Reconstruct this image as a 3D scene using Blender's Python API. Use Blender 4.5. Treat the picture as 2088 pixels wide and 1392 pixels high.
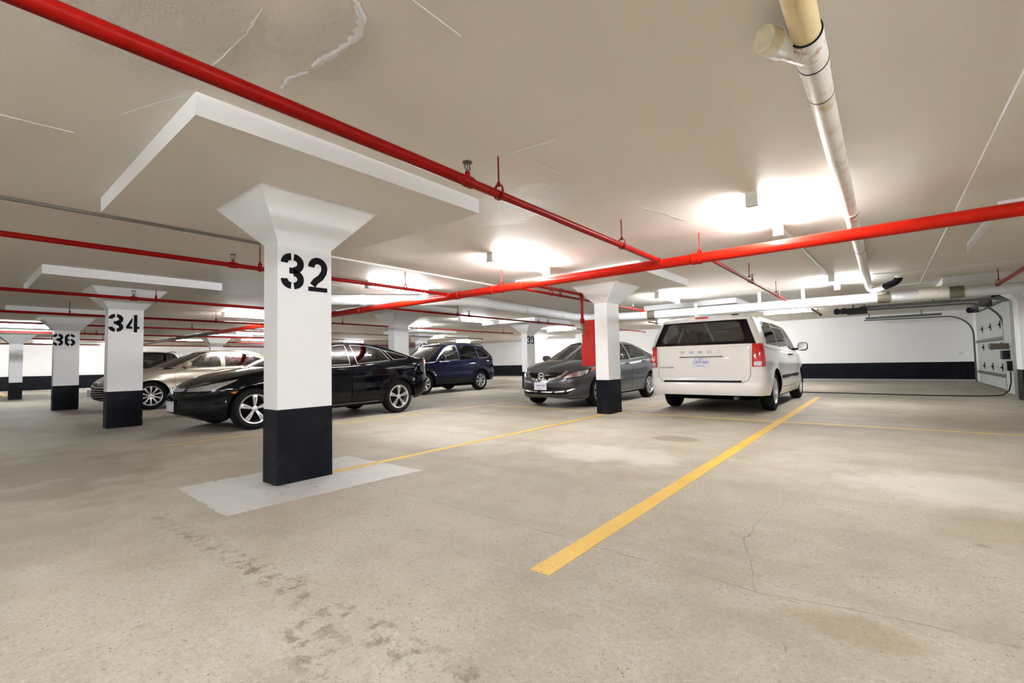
import bpy, bmesh, math, random
import numpy as np
from mathutils import Vector, Matrix

for o in list(bpy.data.objects):
    bpy.data.objects.remove(o, do_unlink=True)
random.seed(7)
scene = bpy.context.scene
COL = scene.collection
PI = math.pi
ZC = 2.444            # ceiling height
H_CAM = 0.95          # low tripod

# ------------------------------------------------------------------ camera
cam_d = bpy.data.cameras.new('camera')
cam_d.sensor_width = 36.0
cam_d.lens = 36.0 * 938.4 / 2088.0
cam_d.clip_start = 0.02
cam_d.clip_end = 200
cam = bpy.data.objects.new('camera', cam_d)
COL.objects.link(cam)
R = ((0.77614359, -0.04490641, -0.62895511),
     (0.63021281, 0.02233038, 0.77610126),
     (-0.02080712, -0.99874159, 0.04563217))
m = Matrix(((R[0][0], -R[0][1], -R[0][2], 0),
            (R[1][0], -R[1][1], -R[1][2], 0),
            (R[2][0], -R[2][1], -R[2][2], H_CAM),
            (0, 0, 0, 1)))
cam.matrix_world = m
scene.camera = cam

# ------------------------------------------------------------------ world, exposure
w = bpy.data.worlds.new('world')
scene.world = w
w.use_nodes = True
w.node_tree.nodes['Background'].inputs[0].default_value = (0.9, 0.93, 1, 1)
w.node_tree.nodes['Background'].inputs[1].default_value = 0.02
vs = scene.view_settings
vs.view_transform = 'Standard'
vs.look = 'None'
vs.gamma = 1.0
vs.use_curve_mapping = False
vs.exposure = 2.85
TUBE_STRENGTH = 46.0

# ------------------------------------------------------------------ node helpers
class NT:
    def __init__(s, name):
        s.m = bpy.data.materials.new(name)
        s.m.use_nodes = True
        s.t = s.m.node_tree
        s.n = s.t.nodes
        s.l = s.t.links
        s.out = s.n['Material Output']
        s.b = s.n['Principled BSDF']
    def new(s, typ, **kw):
        nd = s.n.new(typ)
        for k, v in kw.items():
            setattr(nd, k, v)
        return nd
    def put(s, sock, v):
        if hasattr(v, 'is_linked') or isinstance(v, bpy.types.NodeSocket):
            s.l.new(v, sock)
        else:
            sock.default_value = v
    def math(s, op, a, b=0.0, c=0.0, clamp=False):
        nd = s.new('ShaderNodeMath', operation=op, use_clamp=clamp)
        s.put(nd.inputs[0], a); s.put(nd.inputs[1], b); s.put(nd.inputs[2], c)
        return nd.outputs[0]
    def coord(s, scale=(1, 1, 1), kind='Object'):
        tc = s.new('ShaderNodeTexCoord')
        if scale == (1, 1, 1):
            return tc.outputs[kind]
        mp = s.new('ShaderNodeMapping')
        mp.inputs['Scale'].default_value = scale
        s.l.new(tc.outputs[kind], mp.inputs[0])
        return mp.outputs[0]
    def noise(s, vec, scale, detail=4, rough=0.55, dist=0.0):
        nd = s.new('ShaderNodeTexNoise')
        s.l.new(vec, nd.inputs['Vector'])
        nd.inputs['Scale'].default_value = scale
        nd.inputs['Detail'].default_value = detail
        nd.inputs['Roughness'].default_value = rough
        nd.inputs['Distortion'].default_value = dist
        return nd.outputs[0]
    def voro(s, vec, scale, feature='F1'):
        nd = s.new('ShaderNodeTexVoronoi', feature=feature)
        s.l.new(vec, nd.inputs['Vector'])
        nd.inputs['Scale'].default_value = scale
        return nd
    def ramp(s, fac, stops):
        nd = s.new('ShaderNodeValToRGB')
        e = nd.color_ramp.elements
        while len(e) < len(stops):
            e.new(0.5)
        for i, (p, c) in enumerate(stops):
            e[i].position = p
            e[i].color = (c[0], c[1], c[2], 1) if not isinstance(c, (int, float)) else (c, c, c, 1)
        s.l.new(fac, nd.inputs[0])
        return nd.outputs[0]
    def mix(s, fac, a, b, mode='MIX'):
        nd = s.new('ShaderNodeMix', data_type='RGBA', blend_type=mode)
        s.put(nd.inputs[0], fac)
        for sock, v in ((nd.inputs[6], a), (nd.inputs[7], b)):
            if isinstance(v, (tuple, list)):
                sock.default_value = (v[0], v[1], v[2], 1)
            else:
                s.l.new(v, sock)
        return nd.outputs[2]
    def bump(s, h, strength=0.2, dist=0.01):
        nd = s.new('ShaderNodeBump')
        nd.inputs['Strength'].default_value = strength
        nd.inputs['Distance'].default_value = dist
        s.l.new(h, nd.inputs['Height'])
        s.l.new(nd.outputs[0], s.b.inputs['Normal'])

MATS = {}
def plain(name, col, rough=0.5, metal=0.0, coat=0.0, var=0.06, scale=8.0, emit=None, spec=0.5):
    """principled material with a little procedural variation"""
    if name in MATS:
        return MATS[name]
    t = NT(name)
    n = t.noise(t.coord(), scale, 3)
    c0 = tuple(c * (1 - var) for c in col); c1 = tuple(min(1, c * (1 + var)) for c in col)
    t.l.new(t.ramp(n, [(0.3, c0), (0.7, c1)]), t.b.inputs['Base Color'])
    t.b.inputs['Roughness'].default_value = rough
    t.b.inputs['Metallic'].default_value = metal
    t.b.inputs['Coat Weight'].default_value = coat
    t.b.inputs['Coat Roughness'].default_value = 0.04
    t.b.inputs['Specular IOR Level'].default_value = spec
    if emit:
        t.b.inputs['Emission Color'].default_value = (emit[0], emit[1], emit[2], 1)
        t.b.inputs['Emission Strength'].default_value = emit[3]
    MATS[name] = t.m
    return t.m

def paint(name, col, metal=0.4, rough=0.35, flake=0.0):
    if name in MATS:
        return MATS[name]
    t = NT(name)
    n = t.noise(t.coord(), 900, 1)
    c0 = tuple(c * (1 - flake) for c in col); c1 = tuple(min(1, c * (1 + flake)) for c in col)
    t.l.new(t.ramp(n, [(0.35, c0), (0.65, c1)]), t.b.inputs['Base Color'])
    t.b.inputs['Roughness'].default_value = rough
    t.b.inputs['Metallic'].default_value = metal
    dark = max(col) < 0.03
    t.b.inputs['Coat Weight'].default_value = 0.0 if dark else 1.0
    if dark:
        t.b.inputs['Roughness'].default_value = 0.06
        t.b.inputs['Metallic'].default_value = 0.0
        t.b.inputs['Specular IOR Level'].default_value = 0.30
    t.b.inputs['Coat Roughness'].default_value = 0.03
    MATS[name] = t.m
    return t.m

def glass(name, tint, ior=2.2):
    if name in MATS:
        return MATS[name]
    t = NT(name)
    tr = t.new('ShaderNodeBsdfTransparent'); tr.inputs[0].default_value = (tint[0], tint[1], tint[2], 1)
    gl = t.new('ShaderNodeBsdfGlossy'); gl.inputs[0].default_value = (1, 1, 1, 1); gl.inputs[1].default_value = 0.015
    fr = t.new('ShaderNodeFresnel'); fr.inputs[0].default_value = ior
    mx = t.new('ShaderNodeMixShader')
    t.l.new(fr.outputs[0], mx.inputs[0]); t.l.new(tr.outputs[0], mx.inputs[1]); t.l.new(gl.outputs[0], mx.inputs[2])
    t.l.new(mx.outputs[0], t.out.inputs[0])
    MATS[name] = t.m
    return t.m

# ------------------------------------------------------------------ surface materials
def mat_floor():
    t = NT('concrete_floor')
    v = t.coord()
    big = t.noise(v, 0.42, 5, 0.62)
    mid = t.noise(v, 1.9, 7, 0.68, 0.3)
    fine = t.noise(v, 48, 6, 0.82)
    grit = t.noise(v, 120, 3, 0.7)
    base = t.ramp(big, [(0.30, (0.224, 0.192, 0.145)), (0.5, (0.306, 0.270, 0.214)), (0.70, (0.374, 0.340, 0.282))])
    base = t.mix(t.ramp(mid, [(0.44, 0.0), (0.72, 0.55)]), base, (0.46, 0.44, 0.395))
    base = t.mix(t.ramp(mid, [(0.28, 0.55), (0.46, 0.0)]), base, (0.215, 0.19, 0.15))
    base = t.mix(t.ramp(fine, [(0.34, 0.75), (0.47, 0.0)]), base, (0.17, 0.15, 0.12))
    base = t.mix(t.ramp(fine, [(0.55, 0.0), (0.70, 0.6)]), base, (0.55, 0.525, 0.475))
    base = t.mix(t.ramp(grit, [(0.36, 0.45), (0.46, 0.0)]), base, (0.19, 0.165, 0.13))
    # exposed aggregate pits
    vo = t.voro(v, 46)
    pit = t.ramp(vo.outputs['Distance'], [(0.12, 1.0), (0.24, 0.0)])
    sel = t.ramp(t.noise(v, 13, 3), [(0.50, 0.0), (0.60, 0.85)])
    pits = t.math('MULTIPLY', pit, sel)
    base = t.mix(pits, base, (0.105, 0.092, 0.074))
    # streaks worn along the driving lane
    st = t.noise(t.coord((0.10, 1.3, 1)), 1.6, 4)
    base = t.mix(t.ramp(st, [(0.5, 0.0), (0.72, 0.38)]), base, (0.205, 0.178, 0.138))
    sx = t.new('ShaderNodeSeparateXYZ'); t.l.new(v, sx.inputs[0])
    X, Y = sx.outputs[0], sx.outputs[1]
    w0 = t.math('SUBTRACT', t.noise(v, 2.6, 4), 0.5)
    blot = t.noise(v, 13, 6, 0.7)
    def seg(ax, ay, bx, by, width, soft, wamp):
        dx, dy = bx - ax, by - ay
        ln = math.hypot(dx, dy); nx, ny = -dy / ln, dx / ln
        d = t.math('ADD', t.math('MULTIPLY', X, nx), t.math('MULTIPLY', Y, ny))
        d = t.math('SUBTRACT', d, ax * nx + ay * ny)
        d = t.math('ABSOLUTE', t.math('ADD', d, t.math('MULTIPLY', w0, wamp)))
        al = t.math('ADD', t.math('MULTIPLY', X, dx / ln), t.math('MULTIPLY', Y, dy / ln))
        al = t.math('SUBTRACT', al, ax * dx / ln + ay * dy / ln)
        inside = t.math('MULTIPLY', t.math('GREATER_THAN', al, 0.0), t.math('LESS_THAN', al, ln))
        k = t.math('SUBTRACT', 1.0, t.math('DIVIDE', t.math('SUBTRACT', d, width), soft), clamp=True)
        return t.math('MULTIPLY', k, inside)
    def blob(cx, cy, rx, ry, amp=2.5):
        ex = t.math('DIVIDE', t.math('SUBTRACT', X, cx), rx); ey = t.math('DIVIDE', t.math('SUBTRACT', Y, cy), ry)
        return t.math('ADD', t.math('ADD', t.math('MULTIPLY', ex, ex), t.math('MULTIPLY', ey, ey)), t.math('MULTIPLY', w0, amp))
    # oily brown areas
    for cx, cy, rx, ry, amt, col in ((-6.3, .75, 2.0, .75, .62, (0.165, 0.135, 0.10)), (.42, 3.5, .35, .5, .40, (0.20, 0.155, 0.09)), (-.15, 2.0, .25, .12, .5, (0.22, 0.15, 0.075)),
                                     (1.6, 9.3, 2.2, 1.6, .45, (0.19, 0.16, 0.115))):
        base = t.mix(t.ramp(blob(cx, cy, rx, ry), [(0.2, amt), (1.2, 0.0)]), base, col)
    for cx, cy, rx, ry, amt in ((-2.3, 4.3, .9, .5, .5), (.34, 4.5, .7, .6, .5), (-4.8, 4.2, 1.6, .8, .3)):
        base = t.mix(t.ramp(blob(cx, cy, rx, ry), [(0.2, amt), (1.2, 0.0)]), base, (0.52, 0.50, 0.455))
    # drip trail along an old joint
    for a in ((-3.75, .89, -2.0, .95, 0.012, 0.06, .12), (-2.6, .93, -1.0, 1.0, 0.03, 0.08, .22), (-1.75, .84, -1.2, .72, 0.03, 0.10, .2)):
        k = t.math('MULTIPLY', seg(*a), t.ramp(blot, [(0.50, 0.0), (0.60, 0.65)]))
        base = t.mix(k, base, (0.115, 0.086, 0.05))
    # hairline cracks
    for a in ((-3.35, 2.17, -.3, 2.10, 0.0005, 0.006, .10), (-.55, 3.5, -.64, 2.7, 0.0005, 0.005, .16), (-.64, 2.7, -.44, 2.10, 0.0005, 0.005, .12), (-.42, 2.11, 1.2, 2.35, 0.0005, 0.006, .08)):
        k = t.math('MULTIPLY', seg(*a), t.ramp(t.noise(v, 4.2, 3), [(0.36, 0.15), (0.58, 0.75)]))
        base = t.mix(k, base, (0.12, 0.105, 0.085))
    # oil spot in front of the parked van
    base = t.mix(t.ramp(blob(-2.02, 5.52, .27, .22, 3.0), [(0.75, 0.7), (1.0, 0.0)]), base, (0.175, 0.145, 0.105))
    # scattered brown drips
    dr = t.voro(v, 3.4)
    drip = t.math('MULTIPLY', t.ramp(t.math('ADD', dr.outputs['Distance'], t.math('MULTIPLY', w0, .12)), [(0.05, 0.7), (0.13, 0.0)]), t.ramp(t.noise(v, 0.9, 2), [(0.53, 0.0), (0.60, 1.0)]))
    base = t.mix(drip, base, (0.165, 0.135, 0.095))
    t.l.new(base, t.b.inputs['Base Color'])
    t.l.new(t.ramp(mid, [(0.3, 0.55), (0.7, 0.78)]), t.b.inputs['Roughness'])
    t.b.inputs['Specular IOR Level'].default_value = 0.3
    t.bump(t.math('ADD', fine, t.math('MULTIPLY', pits, -0.6)), 0.35, 0.006)
    return t.m

def mat_ceiling():
    t = NT('painted_concrete_ceiling')
    v = t.coord()
    n = t.noise(v, 0.5, 4)
    base = t.ramp(n, [(0.3, (0.70, 0.65, 0.592)), (0.7, (0.755, 0.706, 0.646))])
    sx = t.new('ShaderNodeSeparateXYZ'); t.l.new(v, sx.inputs[0])
    X, Y = sx.outputs[0], sx.outputs[1]
    w0 = t.math('SUBTRACT', t.noise(v, 3.5, 4), 0.5)
    mask = None
    for cx, cy, rx, ry in ((-2.45, .55, .55, .42), (-2.7, 3.4, .75, .45), (-1.9, 1.1, .35, .25), (-6.5, 4.4, 1.6, 1.1), (-9.0, 3.0, 1.5, 1.0)):
        ex = t.math('DIVIDE', t.math('SUBTRACT', X, cx), rx); ey = t.math('DIVIDE', t.math('SUBTRACT', Y, cy), ry)
        b = t.math('ADD', t.math('ADD', t.math('MULTIPLY', ex, ex), t.math('MULTIPLY', ey, ey)), t.math('MULTIPLY', w0, 2.0))
        b = t.ramp(b, [(0.3, 1.0), (1.1, 0.0)])
        mask = b if mask is None else t.math('MAXIMUM', mask, b)
    pock = t.noise(v, 34, 4, 0.8)
    k = t.math('MULTIPLY', mask, t.ramp(pock, [(0.30, 0.55), (0.40, 0.0)]))
    base = t.mix(k, base, (0.30, 0.275, 0.24))
    base = t.mix(t.math('MULTIPLY', mask, t.ramp(pock, [(0.60, 0.0), (0.70, 0.7)])), base, (0.85, 0.83, 0.80))
    t.l.new(base, t.b.inputs['Base Color'])
    t.b.inputs['Roughness'].default_value = 0.62
    t.b.inputs['Specular IOR Level'].default_value = 0.3
    rough = t.math('MULTIPLY', mask, t.noise(t.coord((1, 1.5, 1)), 24, 6, 0.7, 1.0))
    hgt = t.math('ADD', t.math('MULTIPLY', rough, 1.6), t.math('MULTIPLY', t.noise(v, 3, 3), 0.2))
    t.bump(hgt, 0.6, 0.02)
    return t.m

def mat_white(name='white_wall_paint', col=(0.90, 0.90, 0.90), sc=30):
    t = NT(name)
    v = t.coord()
    n = t.noise(v, 1.1, 4)
    c0 = tuple(c * 0.96 for c in col)
    base = t.ramp(n, [(0.3, c0), (0.7, col)])
    pk = t.voro(v, 9)
    spot = t.math('MULTIPLY', t.ramp(pk.outputs['Distance'], [(0.035, 1.0), (0.06, 0.0)]), t.ramp(t.noise(v, 3, 2), [(0.5, 0.0), (0.6, 0.35)]))
    base = t.mix(spot, base, (0.55, 0.53, 0.50))
    t.l.new(base, t.b.inputs['Base Color'])
    t.b.inputs['Roughness'].default_value = 0.5
    t.bump(t.noise(v, sc, 4), 0.08, 0.01)
    return t.m

def mat_black():
    t = NT('black_band_paint')
    v = t.coord()
    n = t.noise(v, 5, 5, 0.65)
    scuff = t.ramp(t.noise(v, 14, 5, 0.7, 0.5), [(0.46, 0.0), (0.70, 0.6)])
    base = t.ramp(n, [(0.35, (0.004, 0.005, 0.008)), (0.75, (0.008, 0.009, 0.013))])
    base = t.mix(t.math('MULTIPLY', scuff, t.ramp(t.noise(v, 2.3, 3), [(0.45, 0.0), (0.7, 0.8)])), base, (0.036, 0.036, 0.031))
    t.l.new(base, t.b.inputs['Base Color'])
    t.b.inputs['Specular IOR Level'].default_value = 0.10
    t.b.inputs['Roughness'].default_value = 0.42
    t.bump(t.noise(v, 40, 3), 0.1, 0.01)
    return t.m

def mat_worn(name, col, lo=0.36, hi=0.5, scale=30):
    t = NT(name)
    v = t.coord()
    n = t.noise(v, scale, 5, 0.75)
    big = t.noise(v, 1.3, 3)
    base = t.ramp(t.noise(v, 4, 4), [(0.3, tuple(c * 0.85 for c in col)), (0.7, col)])
    t.l.new(base, t.b.inputs['Base Color'])
    t.b.inputs['Roughness'].default_value = 0.55
    thr = t.math('ADD', n, t.math('MULTIPLY', t.math('SUBTRACT', big, 0.5), 0.45))
    tr = t.new('ShaderNodeBsdfTransparent')
    mx = t.new('ShaderNodeMixShader')
    t.l.new(t.ramp(thr, [(lo, 0.0), (hi, 1.0)]), mx.inputs[0])
    t.l.new(tr.outputs[0], mx.inputs[1]); t.l.new(t.b.outputs[0], mx.inputs[2])
    t.l.new(mx.outputs[0], t.out.inputs[0])
    return t.m

def mat_stained_pipe(name, base0, stain, lo=0.52, hi=0.66):
    t = NT(name)
    v = t.coord()
    n = t.noise(v, 6.5, 5, 0.7, 0.4)
    b = t.mix(t.ramp(n, [(lo, 0.0), (hi, 0.9)]), base0, stain)
    t.l.new(b, t.b.inputs['Base Color'])
    t.b.inputs['Roughness'].default_value = 0.38
    t.bump(t.noise(v, 30, 3), 0.06, 0.01)
    return t.m

def mat_emit(name, col, s):
    t = NT(name)
    e = t.new('ShaderNodeEmission')
    e.inputs[0].default_value = (col[0], col[1], col[2], 1)
    e.inputs[1].default_value = s
    t.l.new(e.outputs[0], t.out.inputs[0])
    return t.m

M = dict(
    floor=mat_floor(), ceiling=mat_ceiling(), white=mat_white(), column=mat_white('white_column_paint', (0.76, 0.77, 0.785), 45),
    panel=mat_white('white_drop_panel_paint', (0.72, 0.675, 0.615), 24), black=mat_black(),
    yellow=mat_worn('worn_yellow_paint', (0.62, 0.385, 0.05), 0.315, 0.405, 60), yellow_thin=mat_worn('faded_yellow_paint', (0.58, 0.41, 0.11), 0.24, 0.42, 50),
    patch=mat_worn('pale_concrete_patch', (0.45, 0.445, 0.43), 0.20, 0.40, 14),
    red=plain('red_pipe_enamel', (0.20, 0.0028, 0.0012), 0.36, 0, 0.0, 0.12, 12, spec=0.10), redmain=plain('orange_red_enamel', (0.42, 0.010, 0.003), 0.34, 0, 0.0, 0.10, 9, spec=0.15),
    redcab=plain('red_cabinet_enamel', (0.36, 0.013, 0.010), 0.3, 0, 0.0, 0.06, 4, spec=0.3),
    darkpipe=plain('dark_iron_pipe', (0.10, 0.075, 0.065), 0.5, 0.4, 0, 0.2, 30),
    brass=plain('tarnished_brass', (0.16, 0.15, 0.12), 0.4, 0.8, 0, 0.2, 40),
    whitepipe=mat_stained_pipe('stained_white_pipe', (0.74, 0.72, 0.67), (0.52, 0.38, 0.17), 0.50, 0.72),
    rustpipe=mat_stained_pipe('rusty_white_fitting', (0.76, 0.745, 0.71), (0.42, 0.20, 0.06), 0.585, 0.64),
    creampipe=mat_stained_pipe('yellowed_pipe', (0.72, 0.585, 0.34), (0.62, 0.46, 0.20), 0.45, 0.7),
    drain=plain('white_drain_pipe_paint', (0.62, 0.63, 0.63), 0.5, 0, 0, 0.05, 3, spec=0.3),
    gasket=plain('dark_rubber_gasket', (0.010, 0.010, 0.012), 0.6, spec=0.15), coupling=plain('brown_coupling_band', (0.16, 0.135, 0.095), 0.5, 0.3),
    galv=plain('galvanised_steel', (0.13, 0.137, 0.13), 0.45, 0.3, 0, 0.15, 25), conduit=plain('grey_conduit', (0.25, 0.24, 0.22), 0.45, 0.4),
    wconduit=plain('white_conduit', (0.72, 0.71, 0.68), 0.5),
    fixture=plain('white_fixture_enamel', (0.78, 0.78, 0.76), 0.4), tube=mat_emit('fluorescent_tube', (0.965, 0.985, 1.0), TUBE_STRENGTH),
    doorpanel=plain('pale_green_grey_door', (0.50, 0.53, 0.51), 0.45, 0.1, 0, 0.05, 3), darkmetal=plain('dark_metal', (0.010, 0.010, 0.012), 0.45, 0.0, spec=0.3),
    rubber=plain('tyre_rubber', (0.008, 0.008, 0.009), 0.75, 0, 0, 0.2, 30, spec=0.15), rim=plain('silver_alloy', (0.62, 0.62, 0.63), 0.28, 0.85, 0.3, 0.03),
    rimdark=plain('dark_wheel_well', (0.003, 0.003, 0.0035), 0.7, spec=0.05), chrome=plain('chrome', (0.86, 0.87, 0.88), 0.22, 1.0, 0, 0.02),
    satin=plain('satin_grille_grey', (0.30, 0.30, 0.31), 0.25, 0.8, 0.4), trimblack=plain('black_plastic', (0.004, 0.004, 0.0045), 0.45, spec=0.2),
    gloss=plain('gloss_black', (0.002, 0.002, 0.0025), 0.12, 0, 0.0, spec=0.35), lamp=plain('clear_headlamp', (0.62, 0.63, 0.65), 0.18, 0.75, 0.6, 0.25, 40),
    amber=plain('amber_lens', (0.75, 0.17, 0.02), 0.15, 0, 1.0, 0.15, 30), redlens=plain('red_lens', (0.62, 0.012, 0.015), 0.12, 0, 1.0, 0.35, 28),
    plate=plain('plate_white', (0.72, 0.74, 0.80), 0.4), plateblue=plain('plate_blue_print', (0.10, 0.10, 0.42), 0.5), platered=plain('plate_red_print', (0.55, 0.12, 0.06), 0.5),
    interior=plain('dark_interior', (0.014, 0.014, 0.015), 0.8, spec=0.1), seat_dark=plain('dark_seat_cloth', (0.02, 0.02, 0.022), 0.9, spec=0.1), seat_light=plain('pale_seat_cloth', (0.40, 0.38, 0.33), 0.9),
    digits=plain('black_stencil_paint', (0.004, 0.004, 0.006), 0.55, spec=0.1),
    glass=glass('clear_car_glass', (0.62, 0.70, 0.68)), tint=glass('tinted_car_glass', (0.07, 0.075, 0.085), 1.55), midglass=glass('light_tint_glass', (0.30, 0.36, 0.36)),
    shield=glass('reflective_windshield_glass', (0.55, 0.64, 0.62), 3.2),
    cream=plain('cream_cap', (0.66, 0.60, 0.44), 0.6, 0, 0, 0.15, 20),
)

# ------------------------------------------------------------------ mesh helpers
def link(o, parent=None):
    COL.objects.link(o)
    if parent is not None:
        o.parent = parent
    return o

def mesh_obj(name, verts, faces, mat, parent=None, smooth=False, normals=None):
    me = bpy.data.meshes.new(name)
    me.from_pydata([tuple(v) for v in verts], [], faces)
    me.update()
    if smooth or normals is not None:
        me.polygons.foreach_set('use_smooth', [True] * len(me.polygons))
    if normals is not None:
        me.normals_split_custom_set_from_vertices([tuple(n) for n in normals])
    elif smooth == 'auto':
        try:
            me.set_sharp_from_angle(angle=math.radians(40))
        except Exception:
            pass
    me.materials.append(mat)
    return link(bpy.data.objects.new(name, me), parent)

class MB:
    def __init__(s):
        s.v = []; s.f = []
    def add(s, vs, fs):
        k = len(s.v)
        s.v += [tuple(v) for v in vs]
        s.f += [tuple(i + k for i in f) for f in fs]
        return s
    def box(s, x0, x1, y0, y1, z0, z1):
        return s.add([(x0, y0, z0), (x1, y0, z0), (x1, y1, z0), (x0, y1, z0), (x0, y0, z1), (x1, y0, z1), (x1, y1, z1), (x0, y1, z1)],
                     [(0, 3, 2, 1), (4, 5, 6, 7), (0, 1, 5, 4), (1, 2, 6, 5), (2, 3, 7, 6), (3, 0, 4, 7)])
    def frustum(s, a, b):
        """a, b: (x0,x1,y0,y1,z) bottom and top rectangles"""
        q = lambda r: [(r[0], r[2], r[4]), (r[1], r[2], r[4]), (r[1], r[3], r[4]), (r[0], r[3], r[4])]
        return s.add(q(a) + q(b), [(0, 3, 2, 1), (4, 5, 6, 7), (0, 1, 5, 4), (1, 2, 6, 5), (2, 3, 7, 6), (3, 0, 4, 7)])
    def tube(s, pts, r, seg=16, cap=True):
        pts = [Vector(p) for p in pts]
        n = len(pts)
        rs = r if isinstance(r, (list, tuple)) else [r] * n
        rings = []
        ref = None
        for i, p in enumerate(pts):
            if i == 0: d = pts[1] - pts[0]
            elif i == n - 1: d = pts[-1] - pts[-2]
            else: d = (pts[i + 1] - p).normalized() + (p - pts[i - 1]).normalized()
            d.normalize()
            if ref is None:
                ref = Vector((0, 0, 1)) if abs(d.z) < 0.9 else Vector((1, 0, 0))
            a = d.cross(ref).normalized()
            b = a.cross(d).normalized()
            ref = b
            k = 1.0
            if 0 < i < n - 1:
                c = (p - pts[i - 1]).normalized().dot(d)
                k = 1.0 / max(0.5, c)
            ring = []
            for j in range(seg):
                t = 2 * PI * j / seg
                ring.append(p + (a * math.cos(t) * (k if n > 2 else 1) + b * math.sin(t)) * rs[i])
            rings.append(ring)
        vs = [v for ring in rings for v in ring]
        fs = []
        for i in range(n - 1):
            for j in range(seg):
                j2 = (j + 1) % seg
                fs.append((i * seg + j, i * seg + j2, (i + 1) * seg + j2, (i + 1) * seg + j))
        if cap:
            fs.append(tuple(reversed(range(seg))))
            fs.append(tuple(range((n - 1) * seg, n * seg)))
        return s.add(vs, fs)
    def prism(s, poly, axis, a, b):
        """poly: 2D points, extruded along axis from a to b"""
        n = len(poly)
        def P(p, t):
            return {'x': (t, p[0], p[1]), 'y': (p[0], t, p[1]), 'z': (p[0], p[1], t)}[axis]
        vs = [P(p, a) for p in poly] + [P(p, b) for p in poly]
        fs = [tuple(reversed(range(n))), tuple(range(n, 2 * n))]
        for i in range(n):
            j = (i + 1) % n
            fs.append((i, j, n + j, n + i))
        return s.add(vs, fs)
    def lathe(s, prof, seg=40, axis='x', c=(0, 0, 0)):
        """prof: (a, r) along axis; closed loops allowed"""
        vs = []; fs = []
        n = len(prof)
        for j in range(seg):
            t = 2 * PI * j / seg
            for a, r in prof:
                p = {'x': (a, r * math.cos(t), r * math.sin(t)), 'z': (r * math.cos(t), r * math.sin(t), a), 'y': (r * math.sin(t), a, r * math.cos(t))}[axis]
                vs.append((p[0] + c[0], p[1] + c[1], p[2] + c[2]))
        for j in range(seg):
            k = (j + 1) % seg
            for i in range(n - 1):
                fs.append((j * n + i, j * n + i + 1, k * n + i + 1, k * n + i))
        return s.add(vs, fs)
    def rbox(s, c, size, e=4.0, nu=16, nv=10, tilt=None):
        """rounded box (superellipsoid)"""
        vs = []; fs = []
        sp = lambda t, p: math.copysign(abs(t) ** p, t)
        p = 2.0 / e
        for i in range(nv + 1):
            la = -PI / 2 + PI * i / nv
            for j in range(nu):
                lo = 2 * PI * j / nu
                v = Vector((sp(math.cos(la), p) * sp(math.cos(lo), p) * size[0] / 2, sp(math.cos(la), p) * sp(math.sin(lo), p) * size[1] / 2, sp(math.sin(la), p) * size[2] / 2))
                if tilt is not None:
                    v = tilt @ v
                vs.append((v.x + c[0], v.y + c[1], v.z + c[2]))
        for i in range(nv):
            for j in range(nu):
                k = (j + 1) % nu
                fs.append((i * nu + j, i * nu + k, (i + 1) * nu + k, (i + 1) * nu + j))
        return s.add(vs, fs)
    def build(s, name, mat, parent=None, smooth=False, weld=True):
        me = bpy.data.meshes.new(name)
        me.from_pydata(s.v, [], s.f)
        bm = bmesh.new(); bm.from_mesh(me)
        if weld:
            bmesh.ops.remove_doubles(bm, verts=bm.verts, dist=1e-5)
        bmesh.ops.recalc_face_normals(bm, faces=bm.faces)
        bm.to_mesh(me); bm.free()
        if smooth:
            me.polygons.foreach_set('use_smooth', [True] * len(me.polygons))
            me.set_sharp_from_angle(angle=math.radians(38))
        me.materials.append(mat)
        return link(bpy.data.objects.new(name, me), parent)

def tag(o, label=None, cat=None, group=None, kind=None):
    if label: o['label'] = label
    if cat: o['category'] = cat
    if group: o['group'] = group
    if kind: o['kind'] = kind
    return o

def thing(name, label, cat, loc=(0, 0, 0), rz=0.0, group=None):
    o = bpy.data.objects.new(name, None)
    o.empty_display_size = 0.1
    o.location = loc
    o.rotation_euler = (0, 0, rz)
    link(o)
    return tag(o, label, cat, group)

def text_verts(s, size, bold=0.0):
    cu = bpy.data.curves.new('text', 'FONT')
    cu.body = s; cu.size = size; cu.align_x = 'CENTER'; cu.align_y = 'CENTER'; cu.offset = bold
    cu.resolution_u = 3
    ob = bpy.data.objects.new('text', cu)
    COL.objects.link(ob)
    dg = bpy.context.evaluated_depsgraph_get()
    me = bpy.data.meshes.new_from_object(ob.evaluated_get(dg))
    vs = [v.co.copy() for v in me.vertices]
    fs = [tuple(p.vertices) for p in me.polygons]
    bpy.data.objects.remove(ob, do_unlink=True)
    bpy.data.meshes.remove(me)
    return vs, fs

def text_obj(name, s, size, mat, parent, origin, right, up, bold=0.0, sx=1.0):
    vs, fs = text_verts(s, size, bold)
    r, u, o = Vector(right), Vector(up), Vector(origin)
    return mesh_obj(name, [o + r * v.x * sx + u * v.y for v in vs], fs, mat, parent)

# ================================================================== STRUCTURE
XL, XR, Y0, Y1 = -36.0, 8.0, -7.0, 22.0
def struct(name, mb, mat, label=None):
    o = mb.build(name, mat)
    o['kind'] = 'structure'
    if label: o['label'] = label
    return o

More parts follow.
